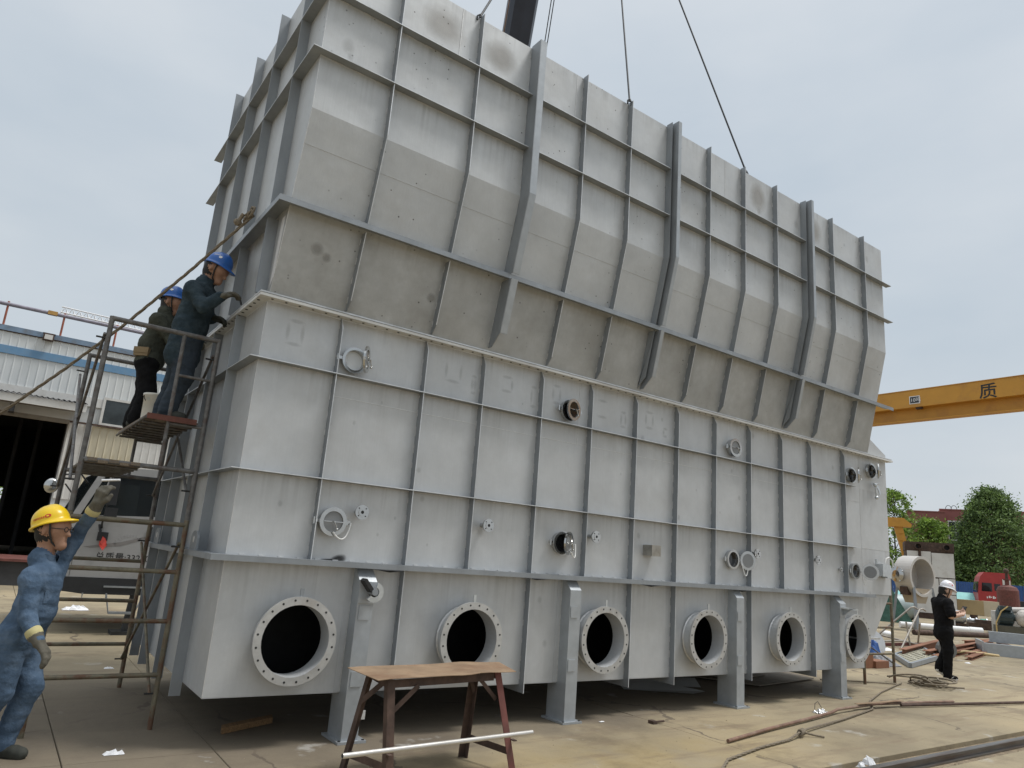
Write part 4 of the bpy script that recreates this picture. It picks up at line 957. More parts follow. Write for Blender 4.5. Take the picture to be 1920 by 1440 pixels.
for k, ix, iy in (('bl',1,-1),('fl',1,1),('br',-1,-1),('fr',-1,1)):
    angle_iron(*TL[k], .058, 'leg', M['rust_red'] if k == 'fr' else M['rust'], WT, ix, iy)
f, r_, bl, br = TL['fl'][0], TL['fr'][0], TL['bl'][0], TL['br'][0]
MB().bar(f+V(.06,.01,-.03), r_+V(-.06,.01,-.03), .006, .055).obj('apron', M['rust'], WT)
MB().bar(bl+V(.06,0,-.03), br+V(-.06,0,-.03), .006, .05).obj('apron', M['rust'], WT)
MB().bar(f+V(.01,.06,-.03), bl+V(.01,-.06,-.03), .006, .05).obj('apron', M['rust'], WT); MB().bar(r_+V(-.01,.06,-.03), br+V(-.01,-.06,-.03), .006, .05).obj('apron', M['rust'], WT)
MB().bar(f+V(.03,.015,-.25), f+V(.26,.015,-.05), .006, .035).obj('knee_brace', M['rust'], WT)
MB().bar(r_+V(-.02,.015,-.20), r_+V(-.18,.015,-.05), .006, .03).obj('knee_brace', M['rust'], WT)
MB().bar(bl+V(-.04,-.02,-.22), f+V(.02,.09,-.03), .006, .04).obj('knee_brace', M['rust'], WT)
MB().bar(br+V(-.02,-.03,-.20), br+V(-.12,-.05,-.02), .006, .035).obj('knee_brace', M['rust'], WT)
MB().bar(TL['br'][0].lerp(TL['br'][1],.78)+V(-.01,-.03,0), TL['fr'][0].lerp(TL['fr'][1],.80)+V(-.01,.03,0), .006, .05).obj('stretcher', M['rust'], WT)
MB().bar(TL['bl'][0].lerp(TL['bl'][1],.80)+V(.01,-.03,0), TL['fl'][0].lerp(TL['fl'][1],.80)+V(.01,.03,0), .006, .05).obj('stretcher', M['rust'], WT)
for k in ('fl','fr'):
    p = TL[k][0].lerp(TL[k][1], .635); MB().box(p+V(-.0,-.05,-.03), p+V(.03,.0,-.022)).obj('hook', M['rust'], WT)  # stub added as a support for the loose pipe
M['pipe'] = mat('dull_aluminium_pipe', (.55,.53,.50), .4, .4, .15, 10, (.5,6,6), .1, 60, .003)
pp = thing('loose_pipe', 'thin pale metal pipe lying across the legs of the rusty table', 'pipe', (.6,-1.42,.29))
MB().tube([(.545,-1.475,.288),(2.17,-1.36,.290)], .0165, 12, caps=False).obj('barrel', M['pipe'], pp); MB().disc((.546,-1.475,.288), (-1,-.07,0), .0125, .001, 10).obj('bore', M['dark'], pp); MB().disc((2.169,-1.36,.29), (1,.07,0), .0125, .001, 10).obj('bore', M['dark'], pp)

# ------------------------------------------------------------------ small things on the ground
def crumple(name, c, sx, sy, sz, label, n=5, seed=0, group=None, m=None):
    rr_ = random.Random(seed); b = MB(); gx = n+2; gy = n; vs = []
    for i in range(gx+1):
        for j in range(gy+1):
            u, w = i/gx-.5, j/gy-.5; e = max(0, 1-(2*abs(u))**3)*max(0, 1-(2*abs(w))**3)
            vs.append(V(c[0]+u*sx+rr_.uniform(-.06,.06)*sx, c[1]+w*sy+rr_.uniform(-.06,.06)*sy, .004+sz*(e*rr_.uniform(.2,1)+.02)))
    b.add(vs, [(i*(gy+1)+j,(i+1)*(gy+1)+j,(i+1)*(gy+1)+j+1,i*(gy+1)+j+1) for i in range(gx) for j in range(gy)])
    b.add([V(c[0]-sx*.42,c[1]-sy*.4,.003),V(c[0]+sx*.42,c[1]-sy*.4,.003),V(c[0]+sx*.4,c[1]+sy*.4,.003),V(c[0]-sx*.4,c[1]+sy*.4,.003)], [(0,1,2,3)])
    return b.obj(name, m or M['paper'], base=(c[0],c[1],0), label=label, cat='litter', group=group)
crumple('crumpled_paper', (-.525,.09), .13, .06, .035, 'small white crumpled paper on concrete left of the table', 4, 3)
crumple('crumpled_paper', (.02,10.0), .42, .3, .09, 'white paper litter on the bright ground by the crane cab step', 6, 4)
crumple('crumpled_paper', (-.15,3.62), .10, .05, .02, 'tiny white paper scrap beside the rear scaffold foot', 4, 6)
crumple('crumpled_paper', (5.40,-2.28), .12, .10, .075, 'larger crumpled white paper ball beside the crane rail', 6, 8)
crumple('crumpled_paper', (5.22,-2.31), .08, .07, .05, 'smaller crumpled white paper left of the larger one by the rail', 5, 9)
crumple('paper_scrap', (4.0,-.2), .06, .03, .01, 'tiny white scrap near the second leg on dark ground', 3, 12); crumple('paper_scrap', (17.27,1.77), .14, .1, .03, 'small white scrap behind the walking man', 3, 13)
M['foil'] = mat('crinkled_silver_foil', (.70,.70,.70), .25, .7, .1, 20, None, .8, 40, .02)
fo = crumple('silver_wrapper', (7.29,-.66), .20, .12, .06, 'crumpled silver foil wrapper near the last leg', 6, 21, m=M['foil'])
MB().tube([(7.22,-.62,.03),(7.26,-.6,.10),(7.32,-.6,.12),(7.37,-.62,.05)], .004, 5).obj('wire_loop', M['dark'], fo)
b = MB(); b.prism([(.31,.42,.0),(.33,.52,.0),(.33,.52,.05),(.31,.43,.045)], (.50,.24,.004)); b.obj('wood_stick', mat('split_timber', (.22,.13,.06), .9, 0, .4, 10, (8,1,8), .6, 40, .01), base=(.5,.58,0), label='rough brown timber offcut lying under the casing corner', cat='timber')
# long rusty pipe, rope and coil
b = MB(); pts = [(4.66,-1.285,.022),(5.6,-1.10,.03),(6.6,-.93,.032),(7.3,-.80,.035),(7.5,-.76,.05),(8.6,-.66,.04),(10.2,-.95,.05)]
b.tube(pts, .018, 9); o = b.obj('rusty_pipe', mat('rust_brown_pipe', (.20,.12,.085), .75, .1, .3, 10, None, .3, 60, .004, tint=(.36,.29,.22), tint_amt=.6, tscale=3), base=(4.66,-1.285,0), label='long rusty pipe lying on the concrete and crossed by a rope', cat='pipe')
b = MB(); b.tube([(9.0,-.80,.032),(10.2,-1.02,.032),(13.2,-1.55,.032)], .020, 9); b.obj('rusty_pipe', M['rust'], base=(9,-.8,0), label='second rusty pipe running off at the right behind the first', cat='pipe')
b = MB(); b.bar((8.05,-.70,.075),(9.1,-.76,.078), .06, .006); b.obj('bent_strip', M['rust_top'], base=(8.5,-.7,0), label='bent rusty strip resting on the long pipe', cat='scrap')
rp = rope('ground_rope', [(3.62,-2.0,.016),(4.1,-1.72,.016),(4.8,-1.55,.016),(5.4,-1.46,.018),(5.76,-1.383,.06),(6.1,-1.25,.03),(7.2,-1.03,.016),(8.3,-.78,.016),(8.9,-.42,.016),(9.9,-.05,.016),(11.0,.28,.016),(11.45,.40,.016)], .0125, 'long brown rope knotted over the rusty pipe on the concrete', 'rope')
b = MB()
for k in range(4):
    c = V(5.69+.028*k,-1.40+.008*k,.05); b.tube([c+V(.012*math.sin(t),.027*math.cos(t),.027*math.sin(t)) for t in np.linspace(0,2*PI,9)], .011, 6)
b.tube([(5.8,-1.37,.04),(5.9,-1.44,.02),(5.97,-1.50,.012)], .011, 5); b.obj('knot', M['rope'], rp)
b = MB(); cx, cy = 11.6, .25
for k in range(9):
    a, ex, ey = random.uniform(0,6), random.uniform(.10,.34), random.uniform(.08,.26); ox, oy, z = random.uniform(-.15,.55), random.uniform(-.30,.15), .02+.012*k
    b.tube([V(cx+ox+ex*math.cos(t)*math.cos(a)-ey*math.sin(t)*math.sin(a), cy+oy+ex*math.cos(t)*math.sin(a)+ey*math.sin(t)*math.cos(a), z+ (.10 if k in (2,6) else .02)*max(0,math.sin(t))) for t in np.linspace(0,2*PI*.95,20)], .014, 6)
b.tube([(11.2,.35,.02),(10.6,.72,.02),(10.0,1.0,.02)], .012, 6); b.tube([(11.9,.05,.02),(12.1,-.15,.02),(12.3,-.22,.02)], .013, 6)
b.obj('rope_coil', M['rope'], base=(11.6,.25,0), label='tangled coil of brown rope at the foot of the right scaffold post', cat='rope')
# sheets under the casing
b = MB(); b.prism([(8.1,.8,.02),(9.9,1.05,.02),(10.2,2.2,.02),(7.4,2.0,.02)], (0,0,.012)); b.prism([(7.9,1.3,.04),(9.0,1.35,.04),(9.1,2.1,.06),(7.8,2.1,.05)], (0,0,.012)); b.obj('cardboard_sheet', mat('grey_cardboard', (.26,.225,.18), .9, 0, .2, 4), base=(9,1.3,0), label='flat grey brown sheets lying under the right end of the casing', cat='sheet')
b = MB(); b.add([(5.6,1.1,.02),(6.4,.62,.02),(6.75,.70,.02),(6.1,1.25,.12),(5.7,1.4,.10)], [(0,1,2,3),(0,3,4)]); b.add([(6.05,1.3,.03),(6.9,.9,.03),(7.0,1.1,.12),(6.3,1.5,.10)], [(0,1,2,3)]); b.obj('scrap_sheet', M['plate'], base=(6.3,1,0), label='bent grey scrap sheet in the shadow under the casing', cat='scrap')
b = MB(); b.tube([(4.5,-.42,.012),(4.68,-.44,.02)], .012, 6); b.box((4.5,-.46,0),(4.56,-.38,.03)); b.obj('rusty_clip', M['rust'], base=(4.6,-.43,0), label='small rusty clip on the dark ground right of the second leg', cat='scrap')
# ------------------------------------------------------------------ people
def smin(a, b, k):
    h = np.clip(.5+.5*(b-a)/k, 0, 1); return b*(1-h)+a*h - k*h*(1-h)
class Body:
    def __init__(s, vox): s.p = []; s.h = vox
    def cap(s, a, b, ra, rb, lab, k=.035): s.p.append((np.array(a,float), np.array(b,float), ra, rb, lab, k)); return s
    def build(s, name, mats, parent, wrinkle=(), amp=.006, seed=0):
        h = s.h; P = s.p
        lo = np.min([np.minimum(a,b)-max(ra,rb) for a,b,ra,rb,_,_ in P], 0)-.05; hi = np.max([np.maximum(a,b)+max(ra,rb) for a,b,ra,rb,_,_ in P], 0)+.05
        n = np.ceil((hi-lo)/h).astype(int)+1
        F = np.full(n, 1.0, np.float32); D = np.full(n, 9.0, np.float32); Lb = np.zeros(n, np.int16)
        for a, b, ra, rb, lab, k in P:
            m = max(ra,rb)+k+.04
            i0 = np.maximum(((np.minimum(a,b)-m-lo)/h).astype(int), 0); i1 = np.minimum(((np.maximum(a,b)+m-lo)/h).astype(int)+2, n)
            sl = tuple(slice(i0[q], i1[q]) for q in range(3))
            g = np.stack(np.meshgrid(*[lo[q]+h*np.arange(i0[q], i1[q]) for q in range(3)], indexing='ij'), -1)
            ab = b-a; l2 = max(ab@ab, 1e-9); t = np.clip(((g-a)@ab)/l2, 0, 1)
            d = np.linalg.norm(g-a-t[...,None]*ab, axis=-1) - (ra+(rb-ra)*t)
            F[sl] = smin(F[sl], d, k); u = d < D[sl]; D[sl] = np.where(u, d, D[sl]); Lb[sl] = np.where(u, lab, Lb[sl])
        if wrinkle:
            g = np.stack(np.meshgrid(*[lo[q]+h*np.arange(n[q]) for q in range(3)], indexing='ij'), -1).astype(np.float32)
            r = np.random.default_rng(seed); w = np.zeros(n, np.float32)
            for q in range(8):
                kv = r.normal(size=3)*np.array([16,16,26])*(1 if q < 4 else 1.9); kv2 = r.normal(size=3)*8
                w += (1-2.4*np.abs(np.sin(.5*(g@kv) + 1.5*np.sin(g@kv2+r.uniform(0,6)) + r.uniform(0,6)))**.8)*(1 if q < 4 else .6)
            msk = np.isin(Lb, list(wrinkle)); F = F + np.where(msk, w*amp/2.6, 0).astype(np.float32)
        ins = F < 0; c = [slice(0,-1), slice(1,None)]
        sh = tuple(np.array(n)-1); acc = np.zeros(sh+(3,), np.float32); cnt = np.zeros(sh, np.float32)
        corners = [(i,j,k) for i in (0,1) for j in (0,1) for k in (0,1)]
        for A in corners:
            for ax in range(3):
                if A[ax]: continue
                B = list(A); B[ax] = 1
                fa = F[c[A[0]],c[A[1]],c[A[2]]]; fb = F[c[B[0]],c[B[1]],c[B[2]]]; cr = (fa < 0) != (fb < 0)
                t = np.where(cr, fa/np.where(fa-fb == 0, 1e-9, fa-fb), 0)
                for q in range(3): acc[...,q] += np.where(cr, A[q]+(t if q == ax else 0), 0)
                cnt += cr
        act = cnt > 0; idx = np.full(sh, -1, np.int64); idx[act] = np.arange(act.sum())
        cells = np.argwhere(act); pos = (cells + acc[act]/cnt[act][:,None])*h + lo; faces = []
        for ax in range(3):
            u, w = [(1,2),(2,0),(0,1)][ax]
            sa = [slice(None)]*3; sb = [slice(None)]*3; sa[ax] = slice(0,-1); sb[ax] = slice(1,None)
            e = np.argwhere(ins[tuple(sa)] != ins[tuple(sb)])
            e = e[(e[:,u] > 0) & (e[:,w] > 0) & (e[:,u] < sh[u]) & (e[:,w] < sh[w])]
            fl = ins[tuple(sa)][tuple(e.T)]
            q = []
            for du, dw in ((0,0),(1,0),(1,1),(0,1)):
                z = e.copy(); z[:,u] -= du; z[:,w] -= dw; q.append(idx[tuple(z.T)])
            q = np.stack(q, 1); q[~fl] = q[~fl][:, ::-1]; faces.append(q)
        faces = np.concatenate(faces); lab = Lb[tuple(cells.T)]
        fm = lab[faces[:,0]]
        base = np.array(BASE[parent.name]); me = bpy.data.meshes.new(name)
        me.from_pydata((pos-base).tolist(), [], faces.tolist())
        for m in mats: me.materials.append(m)
        me.polygons.foreach_set('material_index', fm.astype(np.int32)); me.polygons.foreach_set('use_smooth', np.ones(len(faces), bool)); me.update()
        o = bpy.data.objects.new(name, me); COL.objects.link(o); o.parent = parent; register(o, base); return o
def unit(v): v = np.array(v,float); return v/np.linalg.norm(v)
M['skin'] = mat('sun_tanned_skin', (.33,.18,.115), .6, 0, .14, 18, None, .3, 60, .004, tint=(.25,.12,.085), tint_amt=.5, tscale=9); M['skin2'] = mat('light_skin', (.52,.33,.24), .55, 0, .06, 12)
M['denim'] = mat('faded_blue_denim', (.074,.115,.175), .95, 0, .25, 9, None, 0.7, 11, .03, spec=.15, tint=(.135,.178,.238), tint_amt=.5, tscale=9, tlo=.46, thi=.66)
M['jacket'] = mat('dark_teal_work_jacket', (.033,.050,.062), .95, 0, .25, 9, None, 0.7, 11, .03, spec=.15, tint=(.070,.090,.104), tint_amt=.5, tscale=9, tlo=.48, thi=.68)
M['trous'] = mat('grey_blue_work_trousers', (.040,.052,.067), .95, 0, .2, 8, None, 0.7, 11, .03, spec=.15, tint=(.065,.082,.10), tint_amt=.55, tscale=7)
M['olive'] = mat('olive_shirt', (.062,.066,.052), .95, 0, .25, 10, None, 1.0, 26, .014, spec=.15); M['blackcl'] = mat('black_cloth', (.010,.010,.011), .95, 0, .3, 10, None, .8, 30, .01, spec=.15)
M['glove'] = mat('dirty_work_glove', (.10,.092,.072), .95, 0, .25, 25, None, .4, 260, .002); M['cuff'] = mat('pale_glove_cuff', (.45,.40,.20), .9, 0, .1, 20)
M['hair'] = mat('short_black_hair', (.012,.011,.010), .7, 0, .3, 60); M['shoe'] = mat('dark_work_shoe', (.035,.037,.03), .8, 0, .3, 14)
M['hy'] = mat('yellow_helmet_plastic', (.78,.52,.012), .28, 0, .03, 4); M['hb'] = mat('blue_helmet_plastic', (.025,.12,.42), .28, 0, .05, 4); M['hw'] = mat('white_helmet_plastic', (.76,.76,.80), .28, 0, .03, 4)
M['red'] = mat('red_print', (.55,.03,.02), .5, 0, .05, 4); M['white'] = mat('white_print', (.75,.75,.75), .6, 0, .05, 4)
def helmet(hf, hb, m, parent, logo=None, scale=1.0, side=-1):
    """hard hat: shell with brim, crown ridge, band, badge on the side that faces the viewer"""
    hf, hb = V(*hf), V(*hb); Fw = (hf-hb).normalized(); Lt = V(0,0,1).cross(Fw).normalized(); Upv = Fw.cross(Lt); c = (hf+hb)/2 + Fw*-.015
    a, w, h = .128*scale, .108*scale, .142*scale; nu = 32; b = MB(); vs = []
    rings = [('u',.94,.0),('o',1.16,-.004),('o',1.16,.006),('d',0,0)] 
    def pt(r, t, z):
        x, y = math.cos(t), math.sin(t); f = max(0, x)**3 * (.34 if r > 1.05 else 0)
        return c + Fw*(a*(r+f)*x) + Lt*(w*r*y) + Upv*(z - (.022*max(0,x)**2 if r > 1.05 else 0))
    spec = [(.93,-.002),(1.13,-.006),(1.15,.0),(1.13,.006),(1.02,.012),(1.0,.03)]
    for r, z in spec: vs += [pt(r, 2*PI*k/nu, z*scale) for k in range(nu)]
    for j in range(1, 9):
        ph = PI/2*j/9; rr_ = math.cos(ph)**.85; z = .03*scale + (h-.03*scale)*math.sin(ph)
        for k in range(nu):
            t = 2*PI*k/nu; y = rr_*math.sin(t); rid = .010*scale*math.exp(-(y/.16)**4)*math.sin(ph) if math.cos(t) > -2 else 0
            vs.append(c + Fw*(a*rr_*math.cos(t)) + Lt*(w*y) + Upv*(z+rid))
    n = len(spec)+8; fs = [(i*nu+k, i*nu+(k+1) % nu, (i+1)*nu+(k+1) % nu, (i+1)*nu+k) for i in range(n-1) for k in range(nu)]
    vs.append(c+Upv*(h+.010*scale)); fs += [((n-1)*nu+k, (n-1)*nu+(k+1) % nu, len(vs)-1) for k in range(nu)]
    b.add(vs, fs, 0, True); o = b.obj('helmet', m, parent)
    def on(al, z):
        """point on the near side of the shell: al along forward, z up"""
        s = math.sqrt(max(0.02, 1-((z-.03)/(h-.03))**2)); y = math.sqrt(max(0, 1-(al/(a*s))**2))
        return c + Fw*al + Lt*(side*w*s*y*1.03) + Upv*z
    if logo:
        q = MB()
        if logo == 'red':
            e = [on(.045+.020*math.cos(t), .052+.013*math.sin(t)) for t in np.linspace(0, 2*PI, 13)[:-1]]; q.add(e, [tuple(range(12))]); 
            mid = on(.045,.052); q.add([p.lerp(mid,.55)+Lt*side*.0015 for p in e], [tuple(range(12))], 1)
            for k in range(7):
                al = -.062+.0125*k
                for dz in (.004,-.004): q.add([on(al,.049+dz-.002),on(al+.009,.049+dz-.002),on(al+.009,.049+dz+.0025),on(al,.049+dz+.0025)], [(0,1,2,3)], 0)
                q.add([on(al+.003,.042),on(al+.006,.042),on(al+.006,.057),on(al+.003,.057)], [(0,1,2,3)], 0 if k > 2 else 2)
            q.obj('helmet_badge', [M['red'], m, M['dark']], o)
        else:
            e = [on(.030+.016*math.cos(t), .075+.014*math.sin(t)) for t in np.linspace(0, 2*PI, 11)[:-1]]; q.add(e, [tuple(range(10))])
            for k in range(5): q.add([on(-.04+.012*k,.080+.002*k),on(-.033+.012*k,.080+.002*k),on(-.033+.012*k,.090+.002*k),on(-.04+.012*k,.090+.002*k)], [(0,1,2,3)])
            q.obj('helmet_badge', M['red'] if logo == 'small' else M['white'], o)
    return o, c, Fw, Lt, Upv
def head(B, hd, nose, chin, neck, base, skin=0, hair=1):
    hd, nose, chin = np.array(hd,float), np.array(nose,float), np.array(chin,float)
    f = nose-hd; f[2] *= .6; f = unit(f); l = unit(np.cross([0,0,1], f)); u = np.cross(f, l)
    B.cap(hd-f*.035+u*.02, hd+f*.03+u*.02, .088, .082, skin, .03); B.cap(hd-f*.04+u*.01, hd-f*.05-u*.035, .089, .074, hair, .02)
    B.cap(hd+f*.035-u*.03, chin-f*.015, .062, .034, skin, .03); B.cap(chin-f*.02+u*.004, chin+f*.0+u*.004, .030, .024, skin, .02)
    B.cap(hd+f*.098+u*.0, hd+f*.116-u*.035, .010, .015, skin, .012)          # nose
    B.cap(hd+f*.088+u*.016-l*.03, hd+f*.088+u*.016+l*.03, .014, .014, skin, .012)   # brow
    B.cap(hd+f*.088-u*.064-l*.012, hd+f*.088-u*.064+l*.012, .012, .012, skin, .01) # lips
    for s in (-1,1): B.cap(hd-f*.01+l*s*.084+u*.01, hd-f*.018+l*s*.088-u*.03, .016, .012, skin, .008)
    B.cap(neck, hd-f*.03-u*.06, .058, .052, skin, .03)
    return f, l, u
def face_bits(hd, f, l, u, parent, side, straps=True, glasses=False, chin=None):
    hd = V(*hd); f, l, u = V(*f), V(*l), V(*u); b = MB()
    for s in (-1,1): b.ball(hd+f*.088+l*s*.032+u*.002, .010, 8, 5)
    b.obj('eye', M['dark'], parent)
    if straps:
        b = MB(); ch = V(*chin) if chin is not None else hd+f*.06-u*.12
        for s in (-1,1): b.tube([hd+l*s*.094+f*.02+u*.06, hd+l*s*.088+f*.025-u*.02, hd+l*s*.05+f*.03-u*.09, ch-u*.035-f*.01], .007, 5)
        b.obj('chin_strap', M['dark'], parent)
    if glasses:
        b = MB()
        for s in (-1,1):
            b.tube([hd+f*.110+l*(s*.034+.022*math.cos(t))+u*(.004+.017*math.sin(t)) for t in np.linspace(0,2*PI,11)], .003, 5); b.tube([hd+f*.108+l*s*.056+u*.008, hd+f*.02+l*s*.094+u*.012], .003, 5)
        b.tube([hd+f*.114+l*.012+u*.006, hd+f*.114-l*.012+u*.006], .003, 5); b.obj('glasses', M['dark'], parent)
def hand(wr, kn, palm_n, m, parent, name='glove', el=None, curl=.7, sc=1.12, thumb=1, vox=.0045, cuff=True, spread=.0):
    """palm, four unequal bent fingers and a thumb from the palm's side"""
    wr, kn = np.array(wr,float), np.array(kn,float); d = unit(kn-wr); n = np.array(palm_n,float); n = unit(n-d*(n@d)); s = np.cross(d, n)
    B = Body(vox); pl = .088*sc; r = .0125*sc
    for i, o in enumerate((-.030,-.010,.010,.030)):
        B.cap(wr+s*o*.55*sc, wr+d*pl+s*o*sc, .019*sc, .0145*sc, 0, .018)
    for i, (o, ln) in enumerate(((-.032,.078),(-.0105,.088),(.011,.082),(.031,.064))):
        p = wr+d*pl+s*o*sc; c = curl*(1+.15*i); ang = 0
        for j, q in enumerate((.45,.32,.23)):
            ang += c*(.55,.8,.6)[j]; dd = d*math.cos(ang)+n*math.sin(ang)+s*spread*(i-1.5)*.3; e = p+unit(dd)*ln*q*sc; B.cap(p, e, r*(1-.06*j), r*(.95-.08*j), 0, .004); p = e
    p = wr+d*.025*sc-s*thumb*.026*sc; t1 = unit(d*.75-s*thumb*.75+n*.25); q = p+t1*.042*sc; e = q+unit(d*.95-s*thumb*.12+n*.45)*.034*sc
    B.cap(p, q, r*1.35, r*1.15, 0, .012); B.cap(q, e, r*1.1, r*.9, 0, .004)
    if cuff: g = unit(wr-np.array(el,float)) if el is not None else d; B.cap(wr-g*.045*sc, wr+d*.01, .045*sc, .036*sc, 0, .015); B.cap(wr-g*.058*sc, wr-g*.052*sc, .047*sc, .047*sc, 1, .003)
    else: B.cap(wr-d*.04, wr+d*.01, .026*sc, .026*sc, 0, .015)
    return B.build(name, [m, M['cuff']], parent, (0,) if cuff else (), .0015)
def shoe(heel, toe, m, parent, sole=None, name='shoe'):
    h_, t_ = np.array(heel,float), np.array(toe,float); d = unit(t_-h_); up = np.array([0,0,1.]); up = unit(up-d*(up@d)); B = Body(.010); L = np.linalg.norm(t_-h_); t_ = h_+d*max(L,.27)
    B.cap(h_+d*.04+up*.042, t_-d*.05+up*.036, .040, .036, 0, .02); B.cap(h_+d*.05+up*.05, h_+d*.07+up*.11, .043, .046, 0, .03); B.cap(t_-d*.10+up*.042, t_-d*.045+up*.034, .044, .034, 0, .02)
    s = np.cross(d, up)
    for k in (-1,1): B.cap(h_+d*.04+s*k*.016+up*.012, t_-d*.045+s*k*.018+up*.012, .018, .018, 1, .01)
    return B.build(name, [m, sole or m], parent)

def person(label, J, cfg, base, group=None):
    P = thing('person', label, 'person', base, group); J = {k: np.array(v,float) for k,v in J.items()}
    B = Body(cfg.get('vox', .0105)); SK, HR, TOP, BOT = 0, 1, 2, 3
    f, l, u = head(B, J['head'], J['nose'], J['chin'], J['neck'], base)
    lat = unit(J['shF']-J['shN']); C1 = (J['shN']+J['shF'])/2; pel = J['pel']; fat = cfg.get('fat', 1.0)
    fb = unit(np.cross(lat, C1-pel)); 
    if fb @ np.array([.8,-.6,0]) < 0: fb = -fb
    B.cap(J['shN']-[0,0,.01], J['shF']-[0,0,.01], .066*fat, .066*fat, TOP, .06); B.cap(J['neck'], C1, .062, .09, TOP, .04)
    mid = J.get('belly', (C1+pel)/2); hem = cfg.get('hem', .10)
    for s in (-1,0,1):
        k = lat*s*.085*fat; B.cap(C1+k-[0,0,.05], mid+k*.9, .098*fat, .098*fat, TOP, .07); B.cap(mid+k*.9, pel+k*.95-[0,0,hem*.5], .098*fat, .112*fat, TOP, .06)
    B.cap(C1+fb*.03-[0,0,.10], mid+fb*.035, .10*fat, .105*fat, TOP, .05)
    if cfg.get('collar', True): B.cap(J['neck']-lat*.03-fb*.01, J['neck']+lat*.03-fb*.01, .066, .066, TOP, .02)
    sl = cfg.get('sleeve', 'long')
    for n_ in 'NF':
        sh, el, wr = J['sh'+n_], J['el'+n_], J['wr'+n_]
        if sl == 'long':
            B.cap(sh, el, .066*fat, .054*fat, TOP, .04); B.cap(el, wr, .054*fat, .044*fat, TOP, .025); B.cap(wr, wr+unit(J['ha'+n_]-wr)*.03, .030, .028, SK, .01)
        else:
            m_ = sh+(el-sh)*.8; B.cap(sh, m_, .080, .078, TOP, .03); B.cap(m_, el, .046, .042, SK, .012); B.cap(el, wr, .042, .030, SK, .02)
    for n_ in 'NF':
        hp, kn, an = J['hip'+n_], J['kn'+n_], J['an'+n_]; w = cfg.get('leg', 1.0)
        B.cap(hp-[0,0,.02], kn, .096*w, .080*w, BOT, .04); B.cap(kn, an+[0,0,.02], .078*w, .066*w, BOT, .03); B.cap(an+[0,0,.05]*1, an+[0,0,-.02], .064*w, .068*w, BOT, .02)
    B.cap(J['hipN']+[0,0,.0], J['hipF']+[0,0,.0], .095*w, .095*w, BOT, .05)
    mats = [cfg['skin'], M['hair'], cfg['top'], cfg['bot']]
    B.build('body', mats, P, (TOP, BOT), cfg.get('amp', .007), cfg.get('seed', 1))
    helmet(J['hf'], J['hb'], cfg['helm'], P, cfg.get('logo'))
    face_bits(J['head'], f, l, u, P, -1, True, cfg.get('glasses', False), J['chin'])
    return P, J, f, l, u

# collar, front placket, hem and cuffs of the denim suit
def loop(c, ax, r1, r2, fwd, name, m, par, th=.006, h=.03, a0=0, a1=2*PI, n=20):
    ax = V(*ax).normalized(); f_ = V(*fwd); f_ = (f_-ax*f_.dot(ax)).normalized(); l_ = ax.cross(f_); b = MB(); vs = []
    for k in range(n+1):
        t = a0+(a1-a0)*k/n; d = f_*math.cos(t)*r1+l_*math.sin(t)*r2; e = d.normalized()*th; cc = V(*c)
        vs += [cc+d-ax*h, cc+d+e-ax*h, cc+d+e*.8+ax*h, cc+d+ax*h]
    b.add(vs, [(4*k+i, 4*k+4+i, 4*k+4+(i+1)%4, 4*k+(i+1)%4) for k in range(n) for i in range(4)], 0, False); return b.obj(name, m, par)
HZ = dict  # joint tables below: image pixels unprojected onto upright camera-facing planes, then baked
Y = HZ(head=(-1.190,.168,1.545), nose=(-1.078,.091,1.552), chin=(-1.118,.118,1.435), neck=(-1.215,.186,1.345), hf=(-1.075,.089,1.645), hb=(-1.325,.262,1.520),
  shN=(-1.268,.030,1.215), shF=(-1.118,.300,1.245), belly=(-1.20,.176,.98), pel=(-1.251,.211,.80), elN=(-1.240,-.050,.945), wrN=(-1.160,-.130,.815), haN=(-1.093,-.175,.735),
  elF=(-1.030,.300,1.505), wrF=(-.955,.160,1.735), haF=(-.938,.120,1.86), hipN=(-1.285,.120,.84), hipF=(-1.215,.300,.84), knN=(-1.30,.120,.45), anN=(-1.42,.205,.10), knF=(-1.120,.225,.46), anF=(-1.205,.275,.10))
P, J, f, l, u = person('worker in faded blue denim and yellow helmet reaching up to the scaffold', Y, dict(skin=M['skin'], top=M['denim'], bot=M['denim'], helm=M['hy'], logo='red', glasses=True, fat=.88, leg=.98, amp=.0042, seed=3), (-1.2,.2,0))
hand(Y['wrN'], Y['haN'], (-.6,.3,-.2), M['glove'], P, curl=.55, thumb=-1, el=Y['elN']); hand((-.950,.150,1.752), Y['haF'], (.6,.5,.1), M['glove'], P, curl=.85, thumb=1, el=Y['elF'])
shoe((-1.265,.305,0), (-1.06,.150,0), M['shoe'], P); shoe((-1.50,.235,.0), (-1.28,.09,0), M['shoe'], P)
loop((-1.200,.176,1.352), (.15,-.1,1), .074, .068, (.82,-.57,0), 'collar', M['denim'], P, .008, .028, .35, 2*PI-.35)
mk = MB(); mk.tube([(-.965,.05,1.93),(-.85,.0,1.945)], .008, 8); mk.obj('chalk_stick', M['paper'], base=(-.93,.07,1.93), label='short pale chalk stick in the raised glove', cat='chalk')
b = MB(); fw = V(.82,-.57,0); lt = V(.57,.82,0); c = V(-1.135,.085,1.10)
b.obox(c, fw*.006+lt*.012, V(0,0,.058), lt*.052-fw*.012); b.obj('chest_pocket', M['denim'], P)

